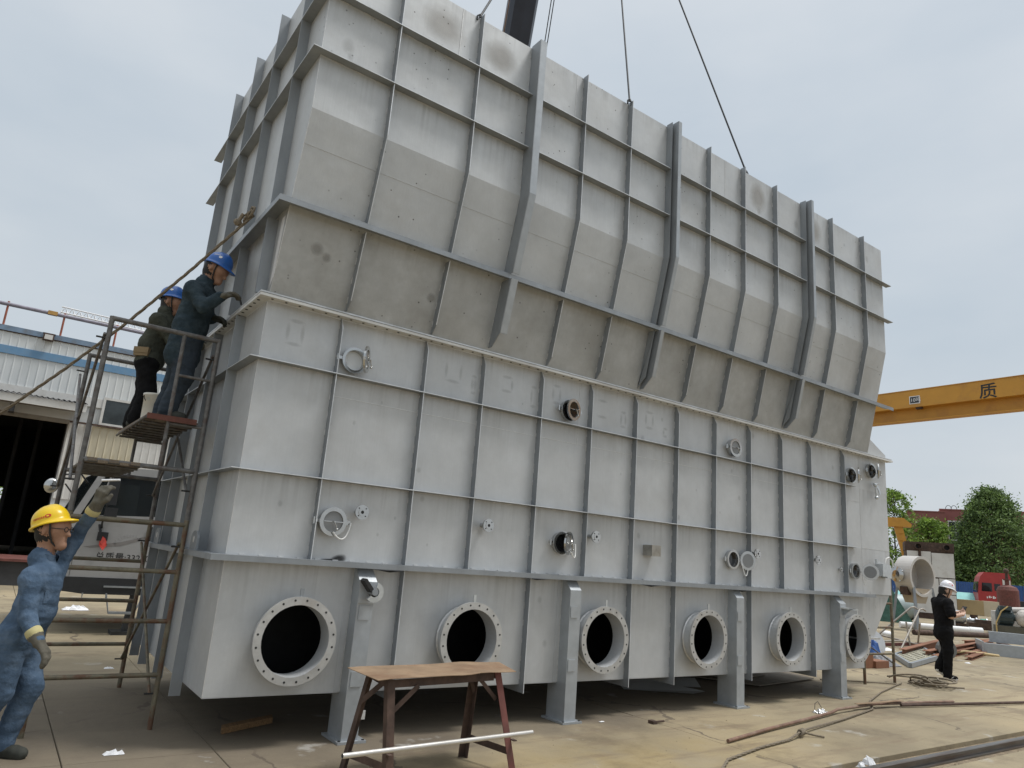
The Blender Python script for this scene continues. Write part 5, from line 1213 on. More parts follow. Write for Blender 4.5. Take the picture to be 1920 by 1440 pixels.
A = HZ(head=(-.282,.933,4.085), nose=(-.205,.880,4.020), chin=(-.248,.910,3.965), neck=(-.352,.982,3.945), hf=(-.158,.848,4.085), hb=(-.372,.996,4.165),
  shN=(-.468,.868,3.830), shF=(-.285,1.120,3.880), belly=(-.405,1.02,3.50), pel=(-.425,1.030,3.30), elN=(-.378,.715,3.635), wrN=(-.262,.655,3.745), haN=(-.185,.620,3.785),
  elF=(-.257,1.150,3.690), wrF=(-.222,1.080,3.645), haF=(-.165,1.03,3.645), hipN=(-.425,.930,3.30), hipF=(-.420,1.130,3.31), knN=(-.410,.900,2.985), anN=(-.475,.945,2.665), knF=(-.425,1.15,2.985), anF=(-.49,1.16,2.665))
P, J, f, l, u = person('worker in dark blue jacket and blue helmet bending over the casing joint on the scaffold', A, dict(skin=M['skin'], top=M['jacket'], bot=M['trous'], helm=M['hb'], logo='white', fat=1.03, leg=1.06, amp=.0046, seed=5, hem=.2), (-.45,1.05,2.575))
loop((-.345,.977,3.965), (.35,-.2,1), .074, .068, (.82,-.57,0), 'collar', M['jacket'], P, .010, .032, .3, 2*PI-.3)
hand(A['wrN'], A['haN'], (.1,.1,-1), M['glove'], P, curl=.6, thumb=1, el=A['elN']); hand(A['wrF'], A['haF'], (.2,-.1,-1), M['shoe'], P, curl=.75, thumb=-1, el=A['elF'])
shoe((-.545,.985,2.575), (-.33,.845,2.575), M['shoe'], P); shoe((-.56,1.20,2.575), (-.36,1.06,2.575), M['shoe'], P)
MB().tube([(-.105,.585,3.765),(-.085,.575,3.70)], .009, 7).obj('drift_pin', M['dark'], base=(-.1,.58,3.73), label='short dark pin held in the near glove over the joint', cat='tool')

Bq = HZ(head=(-.465,1.926,3.945), nose=(-.375,1.862,3.935), chin=(-.425,1.898,3.850), neck=(-.505,1.953,3.835), hf=(-.375,1.862,4.000), hb=(-.565,1.996,3.990),
  shN=(-.595,1.835,3.715), shF=(-.440,2.075,3.770), belly=(-.572,2.0,3.48), pel=(-.565,1.995,3.33), elN=(-.44,1.79,3.52), wrN=(-.300,1.80,3.55), haN=(-.20,1.80,3.56), elF=(-.30,2.1,3.56), wrF=(-.2,2.05,3.6), haF=(-.15,2.0,3.6),
  hipN=(-.600,1.925,3.27), hipF=(-.575,2.115,3.28), knN=(-.545,1.885,2.945), anN=(-.600,1.925,2.665), knF=(-.545,2.11,2.96), anF=(-.61,2.13,2.665))
P, J, f, l, u = person('worker in olive shirt and black trousers with waist pouch behind the bending worker', Bq, dict(skin=M['skin'], top=M['olive'], bot=M['blackcl'], helm=M['hb'], logo='white', fat=.88, leg=.95, hem=.06, amp=.0045, seed=8), (-.57,2.0,2.575))
hand(Bq['wrN'], Bq['haN'], (0,0,-1), M['glove'], P, vox=.007); hand(Bq['wrF'], Bq['haF'], (0,0,-1), M['glove'], P, thumb=-1, vox=.007)
shoe((-.665,1.965,2.575), (-.47,1.835,2.575), M['shoe'], P); shoe((-.67,2.17,2.575), (-.48,2.04,2.575), M['shoe'], P)
M['tan'] = mat('tan_leather_pouch', (.23,.165,.085), .7, 0, .15, 9)
b = MB(); c = V(-.665,1.872,3.352); fx = V(.82,-.57,0); lx = V(.57,.82,0)
b.obox(c, fx*.072, lx*.036, V(0,0,.044)); po = b.obj('waist_pouch', M['tan'], P); MB().obox(c-lx*.037+V(0,0,.016), fx*.075, lx*.004, V(0,0,.030)).obj('pouch_flap', M['tan'], po)

Rr = HZ(head=(13.402,.458,1.590), nose=(13.480,.404,1.545), chin=(13.440,.432,1.480), neck=(13.337,.503,1.470), hf=(13.545,.359,1.605), hb=(13.335,.504,1.665),
  shN=(13.200,.340,1.375), shF=(13.418,.651,1.380), belly=(13.345,.498,1.06), pel=(13.320,.515,.90), elN=(13.150,.270,1.135), wrN=(13.430,.195,1.185), haN=(13.555,.235,1.22), elF=(13.488,.663,1.12), wrF=(13.600,.395,1.20), haF=(13.635,.300,1.235),
  hipN=(13.260,.430,.86), hipF=(13.400,.590,.87), knN=(13.285,.430,.50), anN=(13.300,.469,.105), knF=(13.490,.540,.53), anF=(13.371,.640,.185))
P, J, f, l, u = person('man in black t-shirt and white helmet looking at a phone while walking', Rr, dict(skin=M['skin2'], top=M['blackcl'], bot=M['blackcl'], helm=M['hw'], logo='small', fat=1.0, leg=1.0, amp=.0045, seed=9, sleeve='short', collar=False, hem=.22), (13.35,.48,0))
hand(Rr['wrN'], Rr['haN'], (.1,.3,.9), M['skin2'], P, 'hand', curl=.5, sc=1.0, cuff=False, vox=.008); hand(Rr['wrF'], Rr['haF'], (-.2,-.2,.9), M['skin2'], P, 'hand', curl=.5, sc=1.0, thumb=-1, cuff=False, vox=.008)
sh1 = shoe((13.235,.515,.0), (13.455,.360,.0), M['blackcl'], P, M['white']); 
sh2 = shoe((13.285,.690,.150), (13.45,.575,.02), M['blackcl'], P, M['white'])
def swoosh(heel, toe, par, zlift=0.0):
    h_, t_ = V(*heel), V(*toe); d = (t_-h_).normalized(); s = d.cross(V(0,0,1)).normalized(); up = s.cross(d)
    o0 = h_+d*.10+up*.055+s*.050; b = MB()
    top_ = [o0+d*x+up*y+s*(.002-.02*abs(x)) for x,y in ((.075,.022),(.045,.004),(.02,-.008),(.0,-.010),(-.012,0.0))]
    bot_ = [o0+d*x+up*y+s*(.002-.02*abs(x)) for x,y in ((-.010,-.014),(.0,-.022),(.02,-.020),(.045,-.006))]
    b.add(top_+bot_, [tuple(range(len(top_)+len(bot_)))]); b.obj('shoe_mark', M['white'], par)
swoosh((13.235,.515,0), (13.455,.36,0), sh1); swoosh((13.285,.69,.15), (13.45,.575,.02), sh2)
b = MB(); c = V(13.655,.275,1.265); b.obox(c, V(.03,-.02,.062), V(.035,.05,0), V(.004,-.003,-.004)); b.obj('phone', M['black'], base=tuple(c), label='dark phone held in both hands of the man in black', cat='phone')
b = MB(); fx = V(.82,-.57,0); lx = V(.57,.82,0); c = V(13.36,.49,0)
for dz, w, h, k in ((1.27,.07,.10,0),(1.05,.075,.075,0)):
    sx = fx*.80-lx*.60; ty = lx*.80+fx*.60; o0 = V(13.345,.498,dz)+sx*.158+fx*.02; b.obox(o0, ty*w, V(0,0,h), sx*.004, k)
    for j in range(5): b.obox(o0+ty*random.uniform(-.05,.05)*1+V(0,0,random.uniform(-.7,.7)*h)+sx*.005, ty*.018, V(0,0,.014), sx*.001, 1)
b.obj('shirt_print', [M['white'], mat('grey_print', (.15,.15,.17), .7)], P)
# ------------------------------------------------------------------ yard at the right
RR, FF = V(.488,-.873,0), V(.873,.488,0)          # level directions across and along the camera's line of sight, for the far yard
def loc(o, r, f, z=0): return V(*o) + RR*r + FF*f + V(0,0,z)
def rbox(b, o, r0, r1, f0, f1, z0, z1, mi=0):
    """box laid across and along the line of sight from the point o"""
    c = loc(o, (r0+r1)/2, (f0+f1)/2, 0); c.z = (z0+z1)/2
    return b.obox(c, RR*(r1-r0)/2, FF*(f1-f0)/2, V(0,0,(z1-z0)/2), mi)
M['yellow'] = mat('ochre_crane_paint', (.55,.27,.035), .5, 0, .08, 1.2, (3,1,1), 0, 60, .004, tint=(.36,.16,.04), tint_amt=.45, tscale=2)
M['maroon'] = mat('maroon_wall', (.28,.105,.095), .85, 0, .05, 1); M['leafd'] = None
# near gantry crane: girder crossing the yard overhead
GX = 22.0
gc = thing('gantry_crane', 'yellow gantry crane girder marked with black character and 10 ton plate', 'gantry crane', (GX,2,0))
b = MB(); b.box((GX,-16,7.30),(GX+.62,12,7.862)); b.box((GX-.02,-16,7.863),(GX+.64,12,7.885)); b.obj('girder', M['yellow'], gc)
b = MB(); b.box((GX+.27,-16,6.91),(GX+.29,12,7.30)); b.box((GX+.12,-16,6.885),(GX+.44,12,6.909)); b.obj('trolley_beam', M['yellow'], gc)
b = MB()
for y in (-15,11): 
    for x in (-2.2,2.8): b.bar((GX+.3,y,7.3),(GX+.3+x,y,.5), .35, .35)
    b.box((GX-2.6,y-.2,.25),(GX+3.4,y+.2,.6))
b.obj('leg', M['yellow'], gc)
text_mesh('质', .50, (GX-.003,2.90,7.355), (0,-1,-.02), (.0,-.02,1), M['print'], 'girder_character', gc, bold=.012)
pl = MB().box((GX-.012,4.62,7.405),(GX-.002,4.95,7.665)).obj('load_plate', M['white'], gc)
MB().box((GX-.016,4.645,7.43),(GX-.0125,4.925,7.64)).obj('plate_field', mat('black_plate_field',(.03,.035,.045),.5), pl)
text_mesh('10吨', .165, (GX-.017,4.915,7.475), (0,-1,0), (0,0,1), M['white'], 'plate_lettering', pl, bold=.0)
MB().obox((GX+.1,4.7,7.29), V(.06,0,0), V(0,.09,0), V(0,0,.05)).obj('lamp_fitting', M['rust'], gc)
# far gantry crane
g2 = (42.85,15.85,0); g2c = thing('gantry_crane', 'small yellow gantry crane leg and girder end in front of the trees', 'gantry crane', g2)
b = MB(); o = V(*g2); pts = [loc(g2,-9,0,5.10), loc(g2,.75,0,5.08), loc(g2,.78,0,5.25), loc(g2,.35,0,5.62), loc(g2,-9,0,5.74)]; b.prism(pts, FF*.7); b.obj('girder', M['yellow'], g2c)
b = MB(); b.prism([loc(g2,-.18,.1,5.09),loc(g2,.30,.1,5.09),loc(g2,1.22,.1,0),loc(g2,.98,.1,0)], FF*.45); b.obj('leg', M['yellow'], g2c)
b = MB(); 
for k in range(10): b.tube([loc(g2,.05+.09*k,.06,4.7-.42*k), loc(g2,.30+.075*k,.06,4.7-.42*k)], .02, 5)
b.obj('rung', M['yellow'], g2c)
# red brown building beyond
rb = thing('factory_block', 'maroon flat roofed building with a white window behind the trees', 'building', (95,36,0)); o1 = (92.1,38.9,0)
b = MB(); rbox(b, o1, 0, 4.2, 0, 12, 0, 10.85); b.obj('wing', M['maroon'], rb); b = MB(); rbox(b, (95.5,36.45,0), 0, 26, 0, 12, 0, 11.35); b.obj('wall', M['maroon'], rb)
b = MB(); rbox(b, o1, -.05, 4.2, -.06, .3, 10.86, 11.0); rbox(b, (95.5,36.45,0), -.05, 26, -.06, .3, 11.36, 11.5); b.obj('parapet', M['maroon'], rb)
for k, r in enumerate((.75,4.3,8.4,12.5,16.6)):
    o = loc((95.5,36.45,0), r, 0); b = MB(); rbox(b, o, 0, 1.7, -.12, 0, 7.6, 10.05); w_ = b.obj('window', M['white'], rb); b = MB(); rbox(b, o, .15, .8, -.15, -.12, 7.75, 9.9); rbox(b, o, .9, 1.55, -.15, -.12, 7.75, 9.9); b.obj('pane', M['winglass'], w_)
b = MB()
for r in (.7,1.3): 
    o = loc((95.5,36.45,0), r, .5); b.tube([o+V(0,0,11.3)]+[o+RR*(.32-.32*math.cos(t))+V(0,0,11.5+.5*math.sin(t)) for t in np.linspace(0.2,PI-.2,8)]+[o+RR*.64+V(0,0,11.3)], .035, 5)
b.obj('roof_ladder_hoop', M['dark'], rb)
# trees
def leaf_mat(name, c):
    m, nt, N, L, p = nodes(name); gg = N('ShaderNodeNewGeometry'); r = N('ShaderNodeValToRGB'); L(gg.outputs['Random Per Island'], r.inputs[0])
    e = r.color_ramp.elements; e[0].color = sc3(c,.6); e[1].color = sc3((c[0]*1.3,c[1]*1.2,c[2]),1.45); tc = N('ShaderNodeTexCoord'); f = rampv(N, L, noise(N, L, tc.outputs['Object'], .8, 4, .6), .32, .68, (.62,.66,.62,1), (1.55,1.5,1.3,1)); r_out = mixc(N, L, 1.0, r.outputs[0], f, 'MULTIPLY'); L(r_out, p.inputs['Base Color']); p.inputs['Roughness'].default_value = .55
    p.inputs['Specular IOR Level'].default_value = .35
    t = N('ShaderNodeBsdfTranslucent'); L(r_out, t.inputs[0]); mx = N('ShaderNodeMixShader'); mx.inputs[0].default_value = .25; L(p.outputs[0], mx.inputs[1]); L(t.outputs[0], mx.inputs[2])
    out = [n for n in nt.nodes if n.type == 'OUTPUT_MATERIAL'][0]; L(mx.outputs[0], out.inputs[0]); return m
M['leaf1'] = leaf_mat('dark_green_leaves', (.095,.155,.062)); M['leaf2'] = leaf_mat('fresh_green_leaves', (.15,.24,.06)); M['leaf3'] = leaf_mat('mid_green_leaves', (.10,.165,.06)); M['bark'] = mat('grey_brown_bark', (.10,.08,.06), .95, 0, .3, 6)
def tree(label, o, ht, rad, z0, lm, n, leaf, seed, shape='round', sparse_top=0, trunk=.16):
    ht *= 1.33; rad *= 1.4; z0 *= 1.4; leaf *= 1.3  # yard trees: positions and sizes scaled up about the camera's ground point
    r = np.random.default_rng(seed); T = thing('tree', label, 'tree', tuple(o), 'trees behind the yard'); o = V(*o); b = MB()
    tp = [o, o+V(.1,.05,z0), o+V(0,.1,z0+(ht-z0)*.5), o+V(.1,0,ht*.95)]; b.tube(tp, .1, 8, radii=[trunk,trunk*.8,trunk*.5,.03])
    cl = []
    nb = int(n/26)
    for k in range(nb):
        t = r.uniform(0,1)**(.85); z = z0*.6 + t*(ht-z0*.6); 
        env = {'round': math.sin(PI*min(1,max(.02,.10+.80*t)))**.75*(1-.30*t), 'cone': (1-t)**.75*.95+.06, 'dome': (1-t)**.6*min(1,.45+3*t)*1.05+.05, 'tall': math.sin(PI*(.12+.82*t))**.8}[shape]*rad
        a = r.uniform(0,2*PI); q = env*r.uniform(.25,1)**.5*r.uniform(.78,1.2); c = o+V(q*math.cos(a), q*math.sin(a), z); cl.append((c, env))
    for c, e in cl[::5]: b.tube([o+V(0,0,max(z0*.6,c.z-o.z-.9)), c], .03, 5, radii=[.05,.015])
    b.obj('trunk', M['bark'], T)
    L_ = MB(); vs = []; fs = []
    for c, e in cl:
        cr = r.uniform(.22,.75)*(rad/3)**.5
        for _ in range(26):
            p = c+V(*(r.normal(size=3)*cr*V(1,1,.7)) if False else r.normal(size=3)*np.array([1,1,.62])*cr*.62)
            d = unit(r.normal(size=3)+np.array([0,0,-.3])); s = unit(np.cross(d, r.normal(size=3))); w = leaf*r.uniform(.6,1.3); d = V(*d)*w; s = V(*s)*w*.55; k = len(vs)
            vs += [p-d, p+s*.9, p+d, p-s*.9]; fs.append((k,k+1,k+2,k+3))
    L_.add(vs, fs, 0, False); L_.obj('crown', lm, T); return T
tree('big dark green round tree filling the right background', (87.4,27.6,0), 9.5, 3.75, 1.4, M['leaf1'], 30000, .115, 1, 'dome')
tree('tall light green slender tree beside the far yellow gantry leg', (84.9,36.9,0), 9.5, 1.9, 1.2, M['leaf2'], 6500, .13, 2, 'tall')
tree('fresh green bushy tree in front of the maroon building', (89.5,34.9,0), 7.2, 2.3, .8, M['leaf2'], 9000, .13, 3, 'round')
tree('dull green tree between the fresh green tree and the big dark tree', (93.7,32.5,0), 5.3, 2.2, .6, M['leaf3'], 8000, .13, 4, 'round')
tree('green tree at the right picture edge behind the red lorry', (101.4,24.3,0), 8.2, 3.4, .8, M['leaf3'], 13000, .13, 5, 'round')
tree('tree half hidden by the right end of the casing', (80.4,38.1,0), 6.5, 2.4, .5, M['leaf2'], 8000, .13, 6, 'round')
tree('low dark bush left of the big tree', (85.3,30.9,0), 4.2, 2.2, .4, M['leaf1'], 8000, .12, 7, 'round')
# greenery seen through the hall
tree('bright green tree seen through the open far end of the workshop', (-3.0,62,0), 7, 4.0, .3, M['leaf2'], 3500, .3, 8, 'round')
# blue sheet fence, panel by panel
M['fencep'] = mat('blue_fence_sheet', (.025,.085,.27), .5, 0, .10, 2)
fc = thing('site_fence', 'blue corrugated sheet fence running behind the yard', 'fence', (76,28,0)); fo = (70.0,34.0,0)
fm = MB(); 
for k in range(5): rbox(fm, (0,0,0), k*.2+.01, k*.2+.10, -.03, 0, .1, 2.45); rbox(fm, (0,0,0), k*.2+.10, k*.2+.2, .0, .02, .1, 2.45)
fme = fm.mesh('fence_panel', M['fencep'])
for k in range(32): put('fence_panel', fme, fc, V(*fo)+RR*(k*1.02)-V(76,28,0))
b = MB(); rbox(b, (72.9,18.4,0), 0, .6, 0, .2, 0, 4.7); b.obj('gate_leaf', M['fencep'], base=(72.9,18.4,0), label='tall narrow blue board at the right picture edge', cat='board')

# rusty topped white steel unit
co = (40.3,14.2,0); ct = thing('steel_housing', 'white steel housing with rusty top band and two round pipe stubs', 'steel housing', co)
b = MB(); rbox(b, co, 0, 2.32, 0, 1.8, 0, 4.06); b.obj('body', M['rust'], ct); b = MB(); rbox(b, co, -.03, 2.35, -.03, 1.83, 3.60, 4.08); b.obj('top_band', M['rust'], ct)
for r0, r1, z0, z1 in ((.06,.61,2.2,3.58),(.75,1.22,2.2,3.58),(1.25,2.30,2.22,3.52),(1.55,2.30,1.35,2.17),(.06,1.51,.3,2.15),(1.55,2.3,.3,1.31)):
    b = MB(); rbox(b, co, r0, r1, -.04, -.002, z0, z1); b.obj('cladding_panel', M['whitep'], ct)
b = MB(); rbox(b, co, .63,.73,-.12,-.002,2.2,3.95); b.obj('post', M['rust'], ct)
for r in (.62,1.98):
    c = loc(co, r, -.002, 3.83); b = MB(); b.lathe(c, -FF, [(.13,0),(.17,0),(.17,.32),(.14,.32),(.13,0)], 16); s_ = b.obj('pipe_stub', M['rust'], ct); MB().disc(c-FF*.05, -FF, .135, .01, 14).obj('bore', M['dark'], s_)
# flanged vessel on legs
va = V(-.153,-.988,0); vn = V(-.988,.153,0); vc = V(27.75,7.85,2.02)
vs_ = thing('open_vessel', 'open grey drum with round cover standing on four steel legs', 'vessel', (27.75,7.85,0))
b = MB(); b.lathe(vc-va*.36, va, [(.01,0),(.72,.0),(.76,.03),(.76,.72),(.66,.72),(.655,.08),(.01,.08)], 40, smooth=False); 
M['vessel'] = mat('matt_vessel_steel', (.52,.50,.47), .5, .2, .06, 3, None, 0, 60, .004, tint=(.42,.36,.30), tint_amt=.4)
b.obj('shell', M['vessel'], vs_)
b = MB(); b.lathe(vc+vn*.70+va*-.12+V(0,0,.02), vn, [(.25,0),(.25,.13),(.29,.13),(.29,.16),(.15,.20),(.01,.21)], 28, smooth=False); mh = b.obj('manhole_cover', M['polish'], vs_)
b = MB()
for k in range(4): 
    t = k*PI/2+.5; b.ball(vc+vn*.87+va*-.12+V(0,0,.02)+va*.28*math.cos(t)+V(0,0,.28*math.sin(t)), .03, 6, 4)
b.obj('clamp_nut', M['galv'], mh, kind='stuff')
b = MB(); 
tp = [vc+va*x+vn*y+V(0,0,z) for x,y,z in ((-.3,-.5,-.45),(.3,-.5,-.45),(.3,.5,-.45),(-.3,.5,-.45))]; bt = [vc+va*x+vn*y+V(0,0,-1.0) for x,y in ((-.25,-.25),(.25,-.25),(.25,.25),(-.25,.25))]
b.add(tp+bt, [(0,1,5,4),(1,2,6,5),(2,3,7,6),(3,0,4,7),(4,5,6,7)]); b.obj('hopper', mat('beige_hopper_steel', (.42,.35,.26), .6, .1, .1, 4), vs_)
for x in (-.33,.33):
    for y in (-.55,.55):
        b = MB(); p = V(27.75,7.85,0)+va*x+vn*y; b.bar(p+va*x*.6+vn*y*.25, p+V(0,0,1.62), .09, .09); b.obj('leg', M['rib'], vs_)
b = MB(); b.box(tuple(vc+vn*.55+V(-.14,-.14,-.72)), tuple(vc+vn*.55+V(.14,.14,-.42))); b.obj('bracket_box', M['rust'], vs_)
for k in range(7):
    t = .9+.35*k; MB().ball(vc+va*.30+V(0,0,.64*math.cos(t))-vn*-.64*math.sin(t), .03, 6, 4).obj('bolt_head', M['dark'], vs_)
# big grey pipe with flange, green net heap
b = MB(); p0, p1 = V(33.4,13.2,.62), V(35.75,12.05,.62); b.tube([p0,p1], .58, 24, caps=False); gp = b.obj('large_pipe', mat('pale_green_grey_pipe', (.34,.40,.40), .5, .1, .08, 2), base=(34.6,12.6,0), label='large pale grey green pipe lying behind the vessel legs', cat='pipe')
b = MB(); ax = (p1-p0).normalized(); b.ring(p1, ax, .42, .64, .05, 24); b.disc(p1-ax*.1, ax, .57, .03, 20); fl_ = b.obj('flange', M['black'], gp)
b = MB(); 
for k in range(8): b.disc(p1+ax*.05+V(-.5*math.sin(k*PI/4)*.4,-.53*math.sin(k*PI/4)*.8,.53*math.cos(k*PI/4)), ax, .04, .02, 6)
b.obj('bolt_hole', M['galv'], fl_)
M['net'] = mat('green_dust_net', (.045,.11,.085), .9, 0, .35, 5, None, .6, 30, .03); M['tarp'] = mat('turquoise_tarpaulin', (.22,.50,.48), .6, 0, .12, 1.5, None, .5, 4, .05)
b = MB(); o = (32.5,11.6,0); b.add([loc(o,-1,-.8,0),loc(o,1.2,-.8,0),loc(o,1.2,1,0),loc(o,-1,1,0),loc(o,-.8,-.3,1.85),loc(o,.15,-.3,1.9),loc(o,.2,.5,1.8),loc(o,-.8,.5,1.8)], [(0,1,5,4),(1,2,6,5),(2,3,7,6),(3,0,4,7),(4,5,6,7)]); b.obj('net_heap', M['net'], base=o, label='heap under dark green net beside the large grey pipe', cat='heap')
for o, r1, h0, h1, lab in (((56.3,19.0,0),2.05,.85,1.5,'turquoise tarpaulin heap behind the man with the phone'),((47.5,18.6,0),1.6,.9,1.5,'turquoise tarpaulin heap left of the vessel')):
    b = MB(); b.add([loc(o,0,0,0),loc(o,r1,0,0),loc(o,r1,2,0),loc(o,0,2,0),loc(o,0,0,h0),loc(o,r1,0,h0+.05),loc(o,r1,2,h0),loc(o,0,2,h0),loc(o,.3,.9,h1),loc(o,r1-.45,.9,h1)], [(0,1,5,4),(1,2,6,5),(2,3,7,6),(3,0,4,7),(4,5,9,8),(5,6,9),(6,7,8,9),(7,4,8)]); b.obj('tarp_heap', M['tarp'], base=o, label=lab, cat='tarpaulin')
# beige box beam
o = (42.9,13.3,0); bb_ = thing('box_beam', 'long beige steel box beam with a paler end behind the walking man', 'steel beam', o)
M['beige'] = mat('beige_primer', (.42,.32,.17), .7, 0, .10, 1.5); M['cream'] = mat('cream_primer', (.56,.49,.36), .7, 0, .06, 2)
b = MB(); rbox(b, o, -2.2, 1.72, 0, .6, .36, 1.14); b.obj('beam', M['beige'], bb_); b = MB(); rbox(b, o, 1.723, 2.45, .0, .62, .33, 1.15); b.obj('end_piece', M['cream'], bb_)
b = MB(); rbox(b, o, -1.6,-1.3,0,.6,0,.36); rbox(b, o, 1.1,1.4,0,.6,0,.36); b.obj('block', M['rust'], bb_)
# red lorry
lo = (55.9,16.9,0); lt_ = thing('red_lorry', 'red lorry cab with dark side windows parked before the blue fence', 'lorry', lo)  # lorry position and size scaled down about the camera
M['lred'] = mat('faded_red_lorry_paint', (.36,.035,.035), .45, 0, .10, 2)
LF = FF*.25+RR*.97
b = MB(); pr = [(0,.80),(0,1.55),(.10,2.35),(.2,2.7),(.45,3.02),(1.9,3.02),(2.0,2.7),(2.0,.80)]; b.prism([loc(lo,r,0,z) for r,z in pr], FF*2.4); cb = b.obj('cab', M['lred'], lt_)
b = MB(); b.prism([loc(lo,r,-.02,z) for r,z in ((.22,1.70),(.85,1.70),(.85,2.28),(.28,2.28))], FF*.015); b.prism([loc(lo,r,-.02,z) for r,z in ((1.0,1.78),(1.35,1.78),(1.35,2.25),(1.0,2.25))], FF*.015); b.obj('side_window', M['glassdark'], cb)
b = MB(); b.prism([loc(lo,-.02,.15,1.6),loc(lo,.085,.15,2.33),loc(lo,.085,2.25,2.33),loc(lo,-.02,2.25,1.6)], RR*-.02); b.obj('windscreen', M['glassdark'], cb)
b = MB(); rbox(b, lo, 1.5, 1.97, -.03, -.005, 1.78, 2.6); b.obj('vent_panel', M['whitep'], cb); b = MB()
for k in range(6): rbox(b, lo, .5+.12*k, .56+.12*k+.04*(k%2), -.02, -.004, 1.22+.03*(k%3), 1.35+.05*(k%2))
b.obj('door_mark', M['white'], cb)
b = MB(); rbox(b, lo, -.05, 2.5, 0, 2.4,   .4, .79); rbox(b, lo, 2.1, 8, .3, 2.1, .8, 1.2); b.obj('chassis', M['black'], lt_)
for r in (1.05,7.4):
    for f_ in (-.02,2.1): b = MB(); b.lathe(loc(lo,r,f_,.5), FF, [(.2,0),(.5,0),(.52,.05),(.52,.25),(.5,.3),(.2,.3)], 18); wv = b.obj('wheel', M['black'], lt_); b = MB(); b.disc(loc(lo,r,f_+.04,.5), FF, .22, .2, 12); b.obj('rim', M['galv'], wv)
b = MB(); rbox(b, lo, -.12,-.02,-.15,.05,1.7,2.2); b.obj('mirror', M['black'], lt_)
# rusty red tank
ro = (51.7,13.5,0); rt_ = thing('red_tank', 'rusty red dome topped tank on dark legs before the lorry', 'tank', ro)
b = MB(); b.lathe(V(*ro)+V(0,0,.75), (0,0,1), [(.01,0),(.58,0),(.60,.05),(.60,1.1),(.5,1.3),(.2,1.42),(.12,1.42),(.12,1.7),(.2,1.72),(.2,1.8),(.01,1.8)], 24, smooth=False); b.obj('shell', M['rust_red'], rt_)
b = MB(); b.tube([V(*ro)+V(-.0,0,2.5), V(*ro)+V(.05,0,3.0)], .09, 8); b.ball(V(*ro)+V(0,0,3.05), .16); b.obj('valve', M['rust'], rt_)
b = MB()
for k in range(4): t = k*PI/2+.4; b.bar(V(*ro)+V(.5*math.cos(t),.5*math.sin(t),0), V(*ro)+V(.5*math.cos(t),.5*math.sin(t),.8), .1, .1)
b.obj('leg', M['black'], rt_)
# motor set with hose and sack
mo = (31.35,6.5,0); ms = thing('motor_set', 'dark blue green motor on a dark base with yellow hose at right', 'motor', mo)
M['motor'] = mat('dark_teal_motor_paint', (.035,.055,.06), .5, .1, .2, 6)
b = MB(); rbox(b, mo, 0, 1.5, 0, .8, 0, .40); b.obj('base', mat('olive_grey_base',(.10,.095,.07),.7,0,.2,4), ms)
b = MB(); c = loc(mo,.35,.4,.72); b.lathe(c-RR*.28, RR, [(.01,0),(.22,0),(.34,.06),(.34,.5),(.24,.56),(.12,.6),(.12,.9),(.01,.9)], 20); mt = b.obj('casing', M['motor'], ms)
b = MB()
for k in range(12): t = k*PI/6; b.obox(c+V(0,0,.34*math.cos(t))+FF*.34*math.sin(t), RR*.22, (V(0,0,.03*math.cos(t))+FF*.03*math.sin(t)), (V(0,0,-.006*math.sin(t))+FF*.006*math.cos(t)))
b.obj('cooling_fin', M['motor'], mt)
b = MB(); rbox(b, mo, .15,.55,-.05,.4,1.0,1.15); b.obj('terminal_box', M['motor'], ms)
MB().tube([loc(mo,-.02,-.1,.05),loc(mo,-.02,-.1,.5),loc(mo,.18,-.1,.95),loc(mo,.42,-.05,1.15)], .025, 6).obj('hose', mat('dusty_yellow_hose',(.50,.36,.15),.6), base=mo, label='dusty yellow hose looping over the dark motor', cat='hose')
b = MB(); b.ball(loc(mo,.95,.2,.72), .34, 12, 8, 0, (1,.8,1)); b.ball(loc(mo,1.2,.25,.86), .28, 10, 6, 0, (1,.8,.8)); b.obj('white_sack', mat('dirty_white_sack',(.52,.49,.45),.9,0,.2,6,None,1,10,.05), base=mo, label='dirty white sack draped over the motor set', cat='sack')
b = MB(); b.tube([loc(mo,.6,.5,1.0), loc(mo,2.2,.4,1.15)], .12, 10); rbox(b, mo, .2, 1.6, 1.6, 2.6, 0, .9); b.obj('pipe_lot', M['vessel'], base=loc(mo,1,1,0), label='pale pipes and fittings behind the motor at the right edge', cat='pipe')
# valves and pump row
vo = (35.6,9.8,0); vr = thing('valve_row', 'row of grey and green pipe valves on a rusty skid', 'valves', vo); b = MB(); rbox(b, vo, -.2, 2.1, -.2, .5, .0, .14); b.obj('skid', M['rust'], vr)
b = MB(); b.lathe(loc(vo,-.3,.1,.42), RR, [(.01,0),(.28,0),(.30,.1),(.30,.55),(.22,.7),(.01,.7)], 18); b.obj('pump', M['galv'], vr)
b = MB(); b.tube([loc(vo,.45,.1,.32), loc(vo,1.7,.1,.30)], .09, 10); 
for r in (.55,.8,1.2,1.6): b.disc(loc(vo,r,.1,.31), RR, .15, .05, 14)
b.obj('pipe_run', M['galv'], vr)
b = MB(); b.tube([loc(vo,.98,.1,.31), loc(vo,1.18,.1,.31)], .12, 10); b.ball(loc(vo,1.62,.1,.55), .17, 10, 6); b.obj('green_valve', mat('green_valve_paint',(.03,.28,.20),.5), vr)
b = MB(); rbox(b, vo, .3, 2.2, -1.6, -.9, 0, .28); rbox(b, vo, .6, 1.9, -1.5, -1.0, .28, .42); b.obj('rusty_scrap', M['rust'], base=loc(vo,1,-1.2,0), label='dark rusty machine scrap in front of the green valves', cat='scrap')
